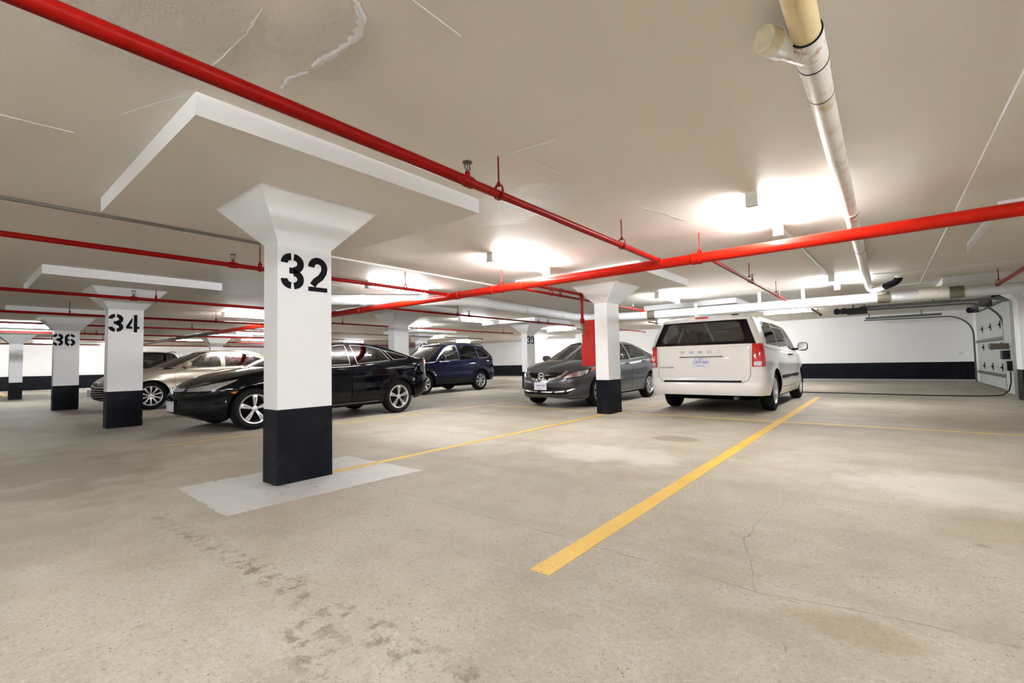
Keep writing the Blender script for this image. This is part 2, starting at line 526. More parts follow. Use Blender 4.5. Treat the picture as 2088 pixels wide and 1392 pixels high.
floor = struct('floor', MB().box(XL - .3, XR + .3, Y0 - .3, 26.6, -0.2, 0.0), M['floor'], 'stained grey-beige concrete garage floor')
ceiling = struct('ceiling', MB().box(XL - .3, XR + .3, Y0 - .3, 26.6, ZC, ZC + 0.25), M['ceiling'], 'painted beige-white concrete slab ceiling')
struct('wall_back', MB().box(-13.0, 2.62, Y1, Y1 + .3, 0, ZC), M['white'], 'white painted wall behind the white minivan')
struct('baseboard_back', MB().box(-13.0, 2.34, Y1 - .006, Y1, 0.05, 0.66), M['black'], 'black painted band along the wall behind the minivan')
struct('trim_1', MB().box(-13.0, 2.34, Y1 - .10, Y1 - .006, 0, 0.055), M['patch'], 'low pale curb at the foot of the back wall')
struct('wall_back_far', MB().box(XL - .3, -12.7, 26.0, 26.3, 0, ZC), M['white'], 'far white wall behind the navy SUV')
struct('wall_back_return', MB().box(-13.3, -13.0, Y1, 26.0, 0, ZC), M['white'], 'white return wall between the two back walls')
struct('baseboard_back_far', MB().box(XL, -13.3, 25.994, 26.0, 0, 0.75), M['black'], 'black painted band along the far back wall')
struct('wall_left', MB().box(XL - .3, XL, Y0, 26.0, 0, ZC), M['white'], 'white painted wall at the far left end')
struct('baseboard_left', MB().box(XL, XL + .006, Y0, 26.0, 0, 0.75), M['black'], 'black painted band along the far left wall')
# right wall with the garage door opening (door 16.0-20.7)
wr = MB()
wr.box(2.36, 2.62, 13.0, 15.95, 0, ZC).box(2.36, 2.62, 20.75, Y1 , 0, ZC).box(2.36, 2.62, 15.95, 20.75, 2.28, ZC)
struct('wall_right', wr, M['white'], 'white wall around the garage door')
struct('baseboard_right', MB().box(2.352, 2.36, 13.0, 15.2, 0, 0.66), M['black'], 'black painted band beside the garage door')
struct('wall_side', MB().box(XR, XR + .3, Y0, 13.3, 0, ZC), M['white'], 'white side wall to the right of the camera')
struct('wall_side_back', MB().box(2.62, XR + .3, 13.0, 13.3, 0, ZC), M['white'], 'white wall closing the bay beside the garage door')
struct('wall_front', MB().box(XL - .3, XR + .3, Y0 - .3, Y0, 0, ZC), M['white'], 'white wall behind the camera')

# raised paint seams and ridges on the ceiling: parts of the ceiling
def ridge(pts, wid, hgt, name='paint_ridge', jag=0.0, mat=None):
    rnd = random.Random(len(pts) * 7 + int(pts[0][0] * 100))
    P = []
    for a, b in zip(pts[:-1], pts[1:]):
        n = max(2, int(math.hypot(b[0] - a[0], b[1] - a[1]) / 0.018)) if jag else 1
        for i in range(n):
            f = i / n
            P.append((a[0] + (b[0] - a[0]) * f + rnd.uniform(-jag, jag), a[1] + (b[1] - a[1]) * f + rnd.uniform(-jag, jag)))
    P.append(pts[-1])
    vs = []; fs = []
    for i, p in enumerate(P):
        q0 = P[max(0, i - 1)]; q1 = P[min(len(P) - 1, i + 1)]
        d = Vector((q1[0] - q0[0], q1[1] - q0[1])); d.normalize()
        nx, ny = -d.y, d.x
        ww = wid * (1 + (rnd.uniform(-.5, .8) if jag else 0))
        if i in (0, len(P) - 1): ww *= 0.3
        hh = hgt * (1 + (rnd.uniform(-.5, .5) if jag else 0))
        vs += [(p[0] - nx * ww / 2, p[1] - ny * ww / 2, ZC - .0005), (p[0], p[1], ZC - hh), (p[0] + nx * ww / 2, p[1] + ny * ww / 2, ZC - .0005)]
    for i in range(len(P) - 1):
        k = i * 3
        fs += [(k, k + 1, k + 4, k + 3), (k + 1, k + 2, k + 5, k + 4)]
    mesh_obj(name, vs, fs, mat or M['column'], ceiling, smooth=bool(jag))
ridge([(0.64, 1.5), (0.63, 10.95), (0.62, 12.9)], 0.022, 0.012, 'slab_joint')
ridge([(-0.12, 10.75), (0.45, 10.95), (0.66, 10.9), (0.85, 11.05), (1.9, 10.9), (3.2, 10.8)], 0.022, 0.012, 'slab_joint')
ridge([(-0.1, 12.95), (0.62, 12.9), (2.2, 12.8)], 0.022, 0.012, 'slab_joint')
ridge([(-1.60, 0.86), (-1.62, 1.02), (-1.68, 1.10), (-1.80, 1.15), (-2.0, 1.14), (-2.15, 1.12)], 0.028, 0.006, 'paint_ridge', 0.006)
ridge([(-2.2, 1.13), (-2.34, 1.09), (-2.46, 1.11)], 0.014, 0.005, 'paint_ridge', 0.007)
ridge([(-2.56, .80), (-2.36, .81), (-2.15, .82), (-1.95, .80)], 0.006, 0.003, 'paint_ridge', 0.003)
ridge([(-3.92, 0.05), (-3.90, .3), (-3.88, .48)], 0.008, 0.003, 'paint_ridge')
ridge([(-1.44, 1.10), (-1.44, 1.45)], 0.006, 0.003, 'paint_ridge')
ridge([(-2.12, 2.51), (-1.9, 2.53), (-1.66, 2.56)], 0.006, 0.003, 'paint_ridge')
ridge([(-2.02, 2.62), (-1.95, 2.95), (-1.98, 3.3), (-1.80, 3.6), (-1.85, 4.1), (-1.7, 4.6), (-1.62, 5.0)], 0.012, 0.003, 'paint_ridge', 0.004, M['ceiling'])
ridge([(-3.4, .62), (-3.1, .72), (-2.9, .80)], 0.006, 0.003, 'paint_ridge', 0.003)

# ================================================================== COLUMNS
def arc(cx, cy, rx, ry, a0, a1, n=14):
    return [(cx + rx * math.cos(math.radians(a0 + (a1 - a0) * i / n)), cy + ry * math.sin(math.radians(a0 + (a1 - a0) * i / n))) for i in range(n + 1)]
def stroke(pts, w0):
    """flat thick stroke -> verts, faces in 2D"""
    vs = []; fs = []
    n = len(pts)
    for i, p in enumerate(pts):
        a = pts[max(0, i - 1)]; b = pts[min(n - 1, i + 1)]
        d = Vector((b[0] - a[0], b[1] - a[1])); d.normalize()
        vs += [(p[0] - d.y * -w0 / 2, p[1] + d.x * -w0 / 2), (p[0] + d.y * -w0 / 2, p[1] - d.x * -w0 / 2)]
    for i in range(n - 1):
        fs.append((2 * i, 2 * i + 1, 2 * i + 3, 2 * i + 2))
    return vs, fs
def digit(ch):
    """stencil digit in a 0.58 x 1 cell, list of strokes/polys"""
    T = 0.19; g = 0.03
    out = []
    def S(p, w=T): out.append(stroke(p, w))
    def Q(p): out.append((p, [tuple(range(len(p)))]))
    if ch == '3':
        S(arc(.29 - g, .72, .20, .185, 180, 92)); S(arc(.29 - g, .28, .20, .185, -180, -92))
        S(arc(.29 + g, .72, .20, .185, 88, -90)); S(arc(.29 + g, .28, .20, .185, 90, -88))
        Q([(.20, .43), (.34, .43), (.34, .60), (.20, .60)])
    elif ch == '2':
        S(arc(.29, .70, .20, .205, 180, 0) + [(.47, .58), (.38, .43), (.22, .30), (.13, .17)])
        Q([(0.0, 0.0), (.58, 0.0), (.58, .13), (0.0, .13)])
    elif ch == '4':
        Q([(.34, 0), (.50, 0), (.50, 1), (.34, 1)]); Q([(.50, .20), (.60, .20), (.60, .33), (.50, .33)])
        Q([(0, .20), (.28, .20), (.28, .33), (.16, .33), (.28, .62), (.28, .86), (0, .34)])
    elif ch == '6':
        S([(.29 - g, .905)] + arc(.29 - g, .70, .20, .205, 92, 180)[1:] + [(.06, .5)] + arc(.29 - g, .29, .20, .20, 180, 268)); S(arc(.29 + g, .29, .20, .20, -88, 88)); S(arc(.29 + g, .72, .20, .185, 88, 10))
        Q([(.15, .43), (.29 - g, .43), (.29 - g, .57), (.15, .57)])
    elif ch == '9':
        S([(.29 + g, .095)] + arc(.29 + g, .30, .20, .205, -88, 0)[1:] + [(.52, .5)] + arc(.29 + g, .71, .20, .20, 0, 88)); S(arc(.29 - g, .71, .20, .20, 92, 268)); S(arc(.29 - g, .28, .20, .185, 268, 190))
    elif ch == '7':
        Q([(0, .86), (.58, .86), (.58, 1), (0, 1)]); Q([(.44, .83), (.58, .83), (.32, 0), (.14, 0)])
    vs = []; fs = []
    for v, f in out:
        k = len(vs); vs += list(v); fs += [tuple(i + k for i in q) for q in f]
    return vs, fs

CX, CY = 0.25, 0.47
def column(xn, yn, label, num=None, band=0.605, cap=True, face='+x', cx=CX, cy=CY, num_y=None, shaft=True):
    """xn, yn = corner nearest the camera (max X, min Y)"""
    xc, yc = xn - cx / 2, yn + cy / 2
    t = thing('column', label, 'column', (xc, yc, 0))
    a, b = cx / 2, cy / 2
    MB().box(-a, a, -b, b, band, 1.985).build('shaft', M['column'], t)
    MB().box(-a - .003, a + .003, -b - .003, b + .003, 0, band).build('black_base_band', M['black'], t)
    MB().frustum((-a, a, -b, b, 1.985), (-.445, .445, -.50, .50, 2.315)).build('capital', M['column'], t)
    if cap:
        p = MB().box(-1.245, 1.135, -1.115, 1.105, 2.315, ZC + .02)
        o = p.build('drop_panel', M['column'], t)
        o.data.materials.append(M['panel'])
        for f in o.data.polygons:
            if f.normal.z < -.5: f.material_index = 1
    if num:
        vs = []; fs = []
        h = 0.30
        for k, ch in enumerate(num):
            v, f = digit(ch)
            n0 = len(vs)
            for (x, y) in v:
                if face == '+x':
                    vs.append((a + .002, -b + (num_y or .035) + k * 0.222 + x * h, 1.602 + y * h))
                else:
                    vs.append((-a + .03 + k * 0.115 + x * h * .36, -b - .002, 1.602 + y * h))
            fs += [tuple(i + n0 for i in q) for q in f]
        mesh_obj('painted_number', vs, fs, M['digits'], t)
    return t
column(-3.83, 1.70, 'white square column stencilled 32 with black base in the foreground', '32')
column(-10.0, 1.70, 'white column stencilled 34 with black base in front of the gold sedan', '34', num_y=.01)
column(-16.0, 1.70, 'white column stencilled 36 with black base', '36', num_y=-.02)
column(-24.15, 1.45, 'distant slim white column with black base left of column 36', None, cx=.22, cy=.33)
column(-3.83, 7.43, 'white column with the red fire hose cabinet between grey sedan and minivan', None)
column(-10.0, 7.43, 'white column behind the trunk of the black sedan', None)
column(-10.0, 13.2, 'white column stencilled 39 behind the grey sedan', '39', face='+x', num_y=.02)
column(-16.0, 13.2, 'white column stencilled 37 behind the navy SUV', '37', face='+x', num_y=-.01)
column(-23.2, 7.43, 'far white column stencilled 22 behind the gold sedan roof', '22', face='-y')
column(-3.83, 13.2, 'white column hidden behind the minivan with a drop panel above it', None)
column(2.3, 7.43, 'white column just outside the right edge with drop panel corner showing', None)
column(2.3, 13.2, 'white column at the right edge before the garage door', None)

# ================================================================== FLOOR MARKINGS
def marking(name, pts, label, mat, z=0.002, cat='floor marking'):
    o = MB().prism(pts, 'z', 0.0004, z).build(name, mat)
    return tag(o, label, cat)
def rect(x0, x1, y0, y1): return [(x0, y0), (x1, y0), (x1, y1), (x0, y1)]
marking('parking_line', rect(-1.312, -1.205, 1.715, 12.9), 'wide worn yellow line in the foreground running to the garage door', M['yellow'])
marking('parking_line', rect(-3.95, -3.86, 2.18, 7.30), 'yellow line joining column 32 to the column with red cabinet', M['yellow'])
marking('parking_line', rect(-7.10, -7.02, 1.75, 10.9), 'faded yellow line beside the black sedan', M['yellow_thin'])
marking('parking_line', rect(-7.0, 3.2, 7.71, 7.80), 'thin yellow cross line in front of the minivan and grey sedan', M['yellow_thin'], 0.0026)
marking('parking_line', rect(-3.80, -3.72, 8.0, 11.6), 'faded yellow line between grey sedan and minivan', M['yellow_thin'])
marking('parking_line', rect(-12.75, -12.67, 1.9, 7.3), 'faded yellow line between the gold sedan and black sedan', M['yellow_thin'])
marking('parking_line', rect(-34.5, -27.5, 1.55, 1.72), 'distant yellow line by the far left wall', M['yellow'])
rnd = random.Random(3)
pp = []
corners = [(-4.46, 1.20), (-3.34, 1.16), (-3.28, 2.72), (-4.46, 2.70)]
for a, b in zip(corners, corners[1:] + corners[:1]):
    for i in range(14):
        f = i / 14
        pp.append((a[0] + (b[0] - a[0]) * f + rnd.uniform(-.012, .012), a[1] + (b[1] - a[1]) * f + rnd.uniform(-.012, .012)))
bm = bmesh.new()
ov = [bm.verts.new((x, y, .0016)) for x, y in pp]
iv = [bm.verts.new((x, y, .0016)) for x, y in ((-4.085, 1.695), (-3.825, 1.695), (-3.825, 2.175), (-4.085, 2.175))]
ed = [bm.edges.new((q[i], q[(i + 1) % len(q)])) for q in (ov, iv) for i in range(len(q))]
bmesh.ops.triangle_fill(bm, edges=ed, use_beauty=True, normal=(0, 0, 1))
me = bpy.data.meshes.new('concrete_patch'); bm.to_mesh(me); bm.free(); me.materials.append(M['patch'])
tag(link(bpy.data.objects.new('concrete_patch', me)), 'pale smooth concrete patch around the foot of column 32', 'floor patch')

# ================================================================== STRIP LIGHTS
def strip_light(x, y, label, length=1.30, rz=0.0):
    t = thing('strip_light', label, 'ceiling light', (x, y, ZC), rz, 'fluorescent strip lights on the ceiling')
    h = length / 2
    MB().frustum((-.018, .018, -h, h, -.045), (-.055, .055, -h, h, 0)).build('housing', M['fixture'], t)
    for s in (-1, 1):
        MB().box(-.05, .05, s * (h + .012) - .03, s * (h + .012) + .03, -.125, 0).build('end_socket', M['fixture'], t)
    MB().tube([(0, -h + .02, -.088), (0, h - .02, -.088)], .019, 10).build('tube', M['tube'], t, True)
    return t
LIGHTS = [
    (-0.88, 5.25, 'bright strip light beside the white stained pipe'),
    (-4.10, 5.30, 'bright strip light above the red main pipe right of column 32'),
    (-7.05, 5.35, 'bright strip light above the black sedan'),
    (-13.6, 5.30, 'strip light between columns 34 and 32'),
    (-3.92, 10.7, 'strip light above the grey sedan'),
    (-0.72, 11.0, 'strip light near the black pipe elbow'),
    (-10.7, 11.2, 'strip light above the front of the navy SUV'),
    (-13.6, 11.2, 'strip light right of the column behind the black sedan'),
    (-11.4, 17.5, 'strip light near column 39'),
    (-18.6, 16.6, 'strip light beyond column 37'),
    (-2.35, 16.9, 'strip light above the roof of the minivan'),
    (-4.6, 19.8, 'added fill strip light hidden behind the minivan'),  # added lamp, kept out of sight, lifts the back wall
    (-20.2, 8.0, 'upper of two far strip lights seen left of column 32'),
    (-25.0, 10.0, 'lower of two far strip lights seen left of column 32'),
    (-26.3, 7.6, 'small far strip light by the column stencilled 22'),
    (-24.4, 15.2, 'far strip light seen over the black sedan roof'),
    (-20.7, 1.40, 'strip light at the left edge above the slim column'),
    (-15.4, 21.6, 'added far fill strip light by the back wall behind the navy SUV'),  # added lamp to brighten the far back wall
    (-21.5, 21.4, 'added far fill strip light by the back wall left of the navy SUV'),  # second added lamp for the far back wall
    (-6.9, 18.2, 'added fill strip light hidden behind the large drain pipe'),  # added lamp tucked behind the pipe to fill the back area
    (-31.2, 3.3, 'added far left fill strip light nearest the white end wall'),  # added lamp to whiten the far left wall
    (-31.0, 13.6, 'added far fill strip light concealed by the foreground column'),  # added lamp, out of sight, fills the far left area
    (-29.5, 17.6, 'added farthest fill strip light in the left back corner'),  # added lamp to fill the dim corner walls
    (-33.6, 6.0, 'added far fill strip light by the end wall hidden behind the column stencilled 34'),  # added lamp, occluded, brightens the end wall
    (-33.6, 0.3, 'added unseen fill strip light by the end wall outside the left edge'),  # added lamp out of frame, brightens the end wall
    (-17.5, 24.2, 'added farthest fill strip light by the back wall near column 39'),  # added lamp to lift the wall beyond the navy SUV
    (-0.90, -0.9, 'strip light behind the camera on the right'),
    (-4.10, -2.2, 'strip light behind the camera on the left'),
    (-9.5, -2.6, 'strip light outside the left edge near column 34'),
    (4.6, 5.3, 'added unseen fill strip light outside the right edge'),  # added out of frame to light the column faces
    (2.4, 1.6, 'added unseen fill strip light to the right of the camera'),  # added fill lamp beside the camera for the column faces
    (1.2, -3.6, 'added unseen fill strip light farthest behind the camera'),  # added fill lamp, unseen, brightens the foreground columns
    (4.6, -0.9, 'added unseen fill strip light outside the right edge behind the camera'),  # added unseen lamp, more fill from the camera side
]
ACROSS = {(-13.6, 11.2), (-11.4, 17.5), (-18.6, 16.6), (-2.35, 16.9), (-17.5, 24.2)}     # fixtures set across the bays
for x, y, lb in LIGHTS:
    strip_light(x, y, lb, 1.30, PI / 2 if (x, y) in ACROSS else 0.0)

# ================================================================== RED SPRINKLER PIPES
def sprinkler(mb_tee, x, y, z, r, parent, tee_mat, up=True):
    MB().tube([(x, y - .055, z), (x, y - .03, z), (x, y + .03, z), (x, y + .055, z)], [r * 1.12, r * 1.32, r * 1.32, r * 1.12], 14).tube([(x, y, z), (x, y, z + r + .035)], .018, 10).build('pipe_tee', tee_mat, parent, True)
    h = MB()
    z0 = z + r + .03
    h.tube([(x, y, z0), (x, y, z0 + .02)], .013, 8)
    for s in (-1, 1):
        h.tube([(x, y + s * .012, z0 + .015), (x, y + s * .026, z0 + .035), (x, y + s * .018, z0 + .06), (x, y + s * .004, z0 + .07)], .005, 6)
    h.tube([(x, y, z0 + .068), (x, y, z0 + .074)], .034, 14)
    h.tube([(x, y, z0 + .02), (x, y, z0 + .06)], .004, 6)
    h.build('sprinkler_head', M['brass'], parent, True)
def hanger(x, y, z, r, parent, mat, axis='y', ztop=ZC):
    m = MB()
    m.tube([(x, y, z + r + .045), (x, y, ztop)], .006, 8)
    m.tube([(x, y, z + r + .03), (x, y, z + r + .06)], .013, 6)
    w = .011
    n = 18
    vs = []; fs = []
    for i in range(n):
        t = 2 * PI * i / n
        # pear-shaped loop
        rr = r + .006 + (.038 * max(0, math.cos(t)) ** 3)
        a, b = rr * math.sin(t), rr * math.cos(t)
        for q in (-w, w):
            for k in (1.0, 1.0 + .005 / rr):
                vs.append((x + a * k, y + q, z + b * k) if axis == 'y' else (x + q, y + a * k, z + b * k))
    for i in range(n):
        j = (i + 1) % n
        for c0, c1 in ((0, 1), (1, 3), (3, 2), (2, 0)):
            fs.append((4 * i + c0, 4 * j + c0, 4 * j + c1, 4 * i + c1))
    m.add(vs, fs)
    m.build('pipe_hanger', mat, parent, True)

def branch(x, ya, yb, label, z=2.165, r=0.026, heads=(), hangs=(), mat='red', reduce=None, end=False, ends=None):
    t = thing('sprinkler_pipe', label, 'pipe', (0, 0, 0))
    mt = M[mat]
    if reduce:
        MB().tube([(x, ya, z), (x, reduce, z)], r * 1.2, 16).build('pipe_run', mt, t, True)
        MB().tube([(x, reduce, z), (x, yb, z)], r, 16).build('pipe_run', mt, t, True)
    else:
        MB().tube([(x, ya, z), (x, yb, z)], r, 14).build('pipe_run', mt, t, True)
    for y in heads: sprinkler(None, x, y, z, r, t, mt)
    for y in hangs: hanger(x, y, z, r, t, mt)
    if end:
        MB().tube([(x, yb - .03, z), (x, yb, z), (x, yb, z - .05)], r * 1.35, 10).build('end_elbow', M['darkpipe'], t, True)
    return t
YM, ZM, RM = 5.62, 2.14, 0.062
branch(-2.12, -2.0, YM - .118, 'thick red sprinkler pipe crossing the top left of the picture', r=.030, heads=(2.18,), hangs=(2.50, 4.5), reduce=2.2)
branch(-5.93, -2.0, YM - .118, 'red sprinkler pipe passing behind the capital of column 32', r=.027, heads=(2.12,), hangs=(2.42, 4.63))
branch(-9.62, -2.0, YM - .118, 'red sprinkler pipe crossing the capital of column 34', z=2.138, r=.027, heads=(1.95,), hangs=(2.25,))
branch(-13.4, -2.0, YM - .118, 'red sprinkler pipe just behind column 34', r=.027, hangs=(1.65, 4.4))
branch(-17.3, -2.0, YM + 4.0, 'red sprinkler pipe above number 36', z=2.235, r=.026, hangs=(2.0, 5.0))
branch(-21.2, -2.0, YM + 6.0, 'upper thin red pipe crossing the far left', z=2.235, r=.026, heads=(3.3,), hangs=(3.0, 4.2))
branch(-25.1, -2.0, 22.0, 'middle thin red pipe crossing the far left', z=2.235, r=.026, heads=(3.0, 9.0), hangs=(2.6, 4.1, 9.6))
branch(-30.0, -2.0, 22.0, 'lowest thin red pipe along the far left wall', z=2.235, r=.026, heads=(3.2,), hangs=(3.6, 6.0, 10.5))
branch(-1.62, YM + .118, 11.35, 'red branch pipe above the white minivan', r=.022, heads=(8.2, 10.6), hangs=(8.0, 10.3))
branch(-4.62, YM + .118, 10.95, 'red branch pipe passing behind the column with red cabinet', r=.022, heads=(7.15, 10.3), hangs=(6.85,))
branch(-8.25, YM + .118, 13.6, 'red branch pipe above the navy SUV toward the red cabinet', r=.022, heads=(8.45, 12.0), hangs=(8.05, 11.5))
branch(-12.1, YM + .118, 15.0, 'long thin red branch pipe ending near column 39', r=.021, heads=(9.9,), hangs=(7.2, 9.4, 14.4))
branch(-15.6, YM + .118, 16.9, 'dark thin pipe with end elbow above the navy SUV', r=.019, heads=(12.6, 16.0), hangs=(12.2,), mat='darkpipe', end=True)
branch(-19.5, YM + .118, 17.4, 'shorter dark thin pipe with end elbow left of the navy SUV roof', r=.019, heads=(15.6,), hangs=(16.4,), mat='darkpipe', end=True)
branch(-8.1, 14.5, 19.2, 'far thin pipe with end elbow between column 39 and red cabinet', r=.018, heads=(18.5,), hangs=(16.0,), mat='red', end=True)
branch(-5.1, 12.4, 15.6, 'short dark pipe end right of the column with red cabinet', z=2.0, r=.02, hangs=(15.0,), mat='darkpipe', end=True)
branch(-1.35, 13.3, 15.2, 'short red pipe end above the minivan roof by the garage door opener', z=2.1, r=.022, hangs=(14.6,), mat='red', end=True)
branch(1.62, 7.0, 11.93, 'red branch pipe at the right edge above the garage door', r=.03, hangs=(11.8,), end=False)

mp = thing('sprinkler_main_pipe', 'thick orange-red main sprinkler pipe spanning the whole garage', 'pipe')
MB().tube([(7.5, YM, ZM), (-17.0, YM, ZM)], RM, 24).build('pipe_run', M['redmain'], mp, True)
MB().tube([(-17.0, YM, ZM), (-27.5, YM, ZM - .01)], RM * .85, 20).build('pipe_run', M['darkpipe'], mp, True)
for x in (-1.70, -4.35, -4.95, -5.75, -8.75, -14.2, -17.0, -21.0):
    MB().tube([(x - .045, YM, ZM), (x - .04, YM, ZM), (x - .02, YM, ZM), (x + .02, YM, ZM), (x + .04, YM, ZM), (x + .045, YM, ZM)], [RM, RM * 1.16, RM * 1.10, RM * 1.10, RM * 1.16, RM], 20).build('grooved_coupling', M['redmain'] if x > -15 else M['darkpipe'], mp, True)
for x in (-1.66, -4.75, -18.2, -22.0):
    hanger(x, YM, ZM, RM, mp, M['redmain'] if x > -15 else M['darkpipe'], 'x')
for x in (-2.12, -5.93, -9.62, -13.4):
    MB().tube([(x, YM - .12, ZM + .025), (x, YM - .03, ZM + .02)], .038, 14).build('branch_outlet', M['redmain'], mp, True)
for x in (-1.62, -4.62, -8.25, -12.1):
    MB().tube([(x, YM + .03, ZM + .02), (x, YM + .12, ZM + .025)], .032, 14).build('branch_outlet', M['redmain'], mp, True)

# fire hose cabinet, with its feed pipe
cb = thing('fire_hose_cabinet', 'red steel fire hose cabinet fixed to the column beside the grey sedan', 'cabinet', (-4.22, 7.60, 0.86))
MB().box(-.145, .137, -.17, .17, 0, .84).build('cabinet_body', M['redcab'], cb)
MB().box(-.135, .127, -.178, -.17, .01, .83).build('cabinet_door', M['redcab'], cb)
MB().box(-.02, .03, -.186, -.178, .50, .66).build('door_plate', M['redmain'], cb)
fp = thing('fire_hose_feed_pipe', 'red feed pipe with brass valve dropping to the fire hose cabinet', 'pipe', (0, 0, 0))
MB().tube([(-4.22, YM + .07, 2.15), (-4.22, 7.19, 2.15), (-4.22, 7.23, 2.11), (-4.22, 7.235, 1.72)], .026, 14).build('pipe_run', M['red'], fp, True)
MB().tube([(-4.22, 7.16, 2.15), (-4.22, 7.215, 2.145), (-4.22, 7.235, 2.12), (-4.22, 7.235, 2.06)], .036, 14).build('pipe_elbow', M['red'], fp, True)
MB().tube([(-4.22, 7.235, 1.62), (-4.22, 7.235, 1.64), (-4.22, 7.235, 1.70), (-4.22, 7.235, 1.72)], [.03, .042, .042, .03], 14).build('pipe_union', M['red'], fp, True)
vb = MB().tube([(-4.22, 7.235, 1.44), (-4.22, 7.235, 1.62)], .02, 10).tube([(-4.34, 7.235, 1.54), (-4.22, 7.235, 1.52)], .012, 8)
vb.rbox((-4.22, 7.235, 1.53), (.06, .06, .07), 3).build('brass_valve', M['brass'], fp, True)
MB().box(-4.226, -4.214, 7.195, 7.20, 1.25, 1.46).build('valve_tag', M['fixture'], fp)

# ================================================================== WHITE PIPES
wp = thing('stained_white_pipe', 'stained white drain pipe with capped wye hanging from the ceiling, upper right', 'pipe')
ZW, RW, XW = 2.345, 0.057, -0.205
def wrun(y0, y1, r, mat, nm='pipe_run'):
    MB().tube([(XW, y0, ZW), (XW, y1, ZW)], r, 28).build(nm, mat, wp, True)
wrun(-1.5, 2.31, RW * 1.0, M['creampipe'])
wrun(2.31, 2.56, RW * 1.10, M['rustpipe'], 'wye_fitting')
wrun(2.56, 2.90, RW * 1.04, M['whitepipe'])
wrun(2.90, 11.75, RW, M['whitepipe'])
for y, k in ((2.31, 1.12), (2.56, 1.13), (2.90, 1.06), (5.55, 1.12), (7.6, 1.06)):
    MB().tube([(XW, y - .0035, ZW), (XW, y + .0035, ZW)], RW * k, 28).build('clamp_ring', M['gasket'], wp, True)
for y in (2.35, 2.52, 2.60, 5.5, 5.6):
    MB().tube([(XW, y - .03, ZW), (XW, y + .03, ZW)], RW * 1.115, 28).build('clamp_band', M['rustpipe'] if y < 2.5 else M['whitepipe'], wp, True)
MB().tube([(XW, 2.49, ZW), (XW - .125, 2.265, ZW - .005)], RW * .98, 26).build('wye_branch', M['rustpipe'], wp, True)
d = Vector((-.125, -.225, -.005)).normalized()
p0 = Vector((XW - .092, 2.325, ZW - .004))
MB().tube([p0, p0 + d * .055], RW * 1.08, 26).build('clamp_band', M['fixture'], wp, True)
p1 = p0 + d * .055
MB().tube([p1, p1 + d * .05], RW * 1.02, 26).tube([p1 + d * .05, p1 + d * .062], RW * .98, 26).build('end_cap', M['cream'], wp, True)
MB().tube([(XW, 11.7, ZW), (XW + .02, 11.86, ZW - .04), (XW + .12, 11.98, ZW - .12), (XW + .30, 12.03, 2.15), (.62, 12.06, 2.13)], RW * 1.12, 20).build('pipe_elbow', M['whitepipe'], wp, True)
MB().tube([(.55, 12.06, 2.13), (.98, 12.09, 2.13)], .122, 24).build('reducing_wye', M['whitepipe'], wp, True)

pe = thing('black_pipe_elbow', 'black rubber pipe elbow with white stub under the ceiling near the back', 'pipe', (0, 0, 0))
MB().tube([(.02, 11.62, 2.27), (.10, 11.55, 2.30), (.20, 11.45, 2.33), (.25, 11.40, 2.38), (.26, 11.40, 2.42)], .062, 18).build('rubber_elbow', M['gasket'], pe, True)
MB().tube([(.262, 11.40, 2.40), (.262, 11.40, ZC)], .068, 18).build('ceiling_stub', M['fixture'], pe, True)
MB().tube([(-.16, 11.75, 2.24), (-.02, 11.66, 2.26), (.05, 11.59, 2.285)], [.05, .062, .066], 18).build('white_stub', M['drain'], pe, True)

dp = thing('large_drain_pipe', 'large white horizontal drain pipe running across the back of the garage', 'pipe')
PATH = [(5.5, 12.35, 2.10), (-5.1, 11.75, 2.13), (-6.35, 11.35, 2.15), (-6.62, 10.9, 2.16), (-6.95, 7.4, 2.30), (-7.15, 6.95, 2.31), (-8.74, 5.10, 2.318), (-9.45, 4.25, 2.32)]
MB().tube(PATH, .108, 24).build('pipe_run', M['drain'], dp, True)
for x, k, mt in ((1.10, 1.08, 'coupling'), (.02, 1.08, 'coupling'), (-4.75, 1.08, 'coupling')):
    f = (x - 5.5) / (-5.1 - 5.5)
    y = 12.35 + (11.75 - 12.35) * f; z = 2.10 + .03 * f
    MB().tube([(x - .10, y, z), (x + .10, y, z)], .108 * k, 24).build('coupling_band', M[mt], dp, True)
for a, b, f in ((3, 4, .15), (3, 4, .55), (3, 4, .95), (5, 6, .3), (5, 6, .8)):
    A, B = Vector(PATH[a]), Vector(PATH[b]); d = (B - A).normalized(); p = A + (B - A) * f
    MB().tube([p - d * .05, p + d * .05], .117, 24).build('pipe_collar', M['drain'], dp, True)
for x in (2.0, -2.2, -3.6, -1.35):
    f = (x - 5.5) / (-10.6); y = 12.35 - .6 * f; z = 2.10 + .03 * f
    ztop = 2.315 if -5.1 < x < -2.7 else ZC
    MB().box(x - .035, x + .035, y - .125, y - .112, z - .05, ztop).box(x - .035, x + .035, y - .118, y + .118, z - .128, z - .113).build('pipe_strap', M['drain'], dp)
# conduits
cd = MB().tube([(-5.76, -2.0, ZC - .014), (-5.76, 3.15, ZC - .014)], .011, 8).tube([(-5.72, -2.0, ZC - .014), (-5.72, 3.15, ZC - .014)], .009, 8)
tag(cd.build('grey_conduit', M['conduit'], None, True), 'thin twin grey conduit along the ceiling behind column 32', 'conduit')
tag(MB().tube([(-5.76, 3.16, ZC - .014), (-5.76, 8.2, ZC - .014)], .013, 8).build('white_conduit', M['wconduit'], None, True), 'thin white conduit along the ceiling right of column 32', 'conduit')
tag(MB().tube([(-.86, 6.0, ZC - .015), (-.74, 10.2, ZC - .015)], .014, 8).build('white_conduit', M['wconduit'], None, True), 'thin white conduit linking two strip lights near the stained pipe', 'conduit')

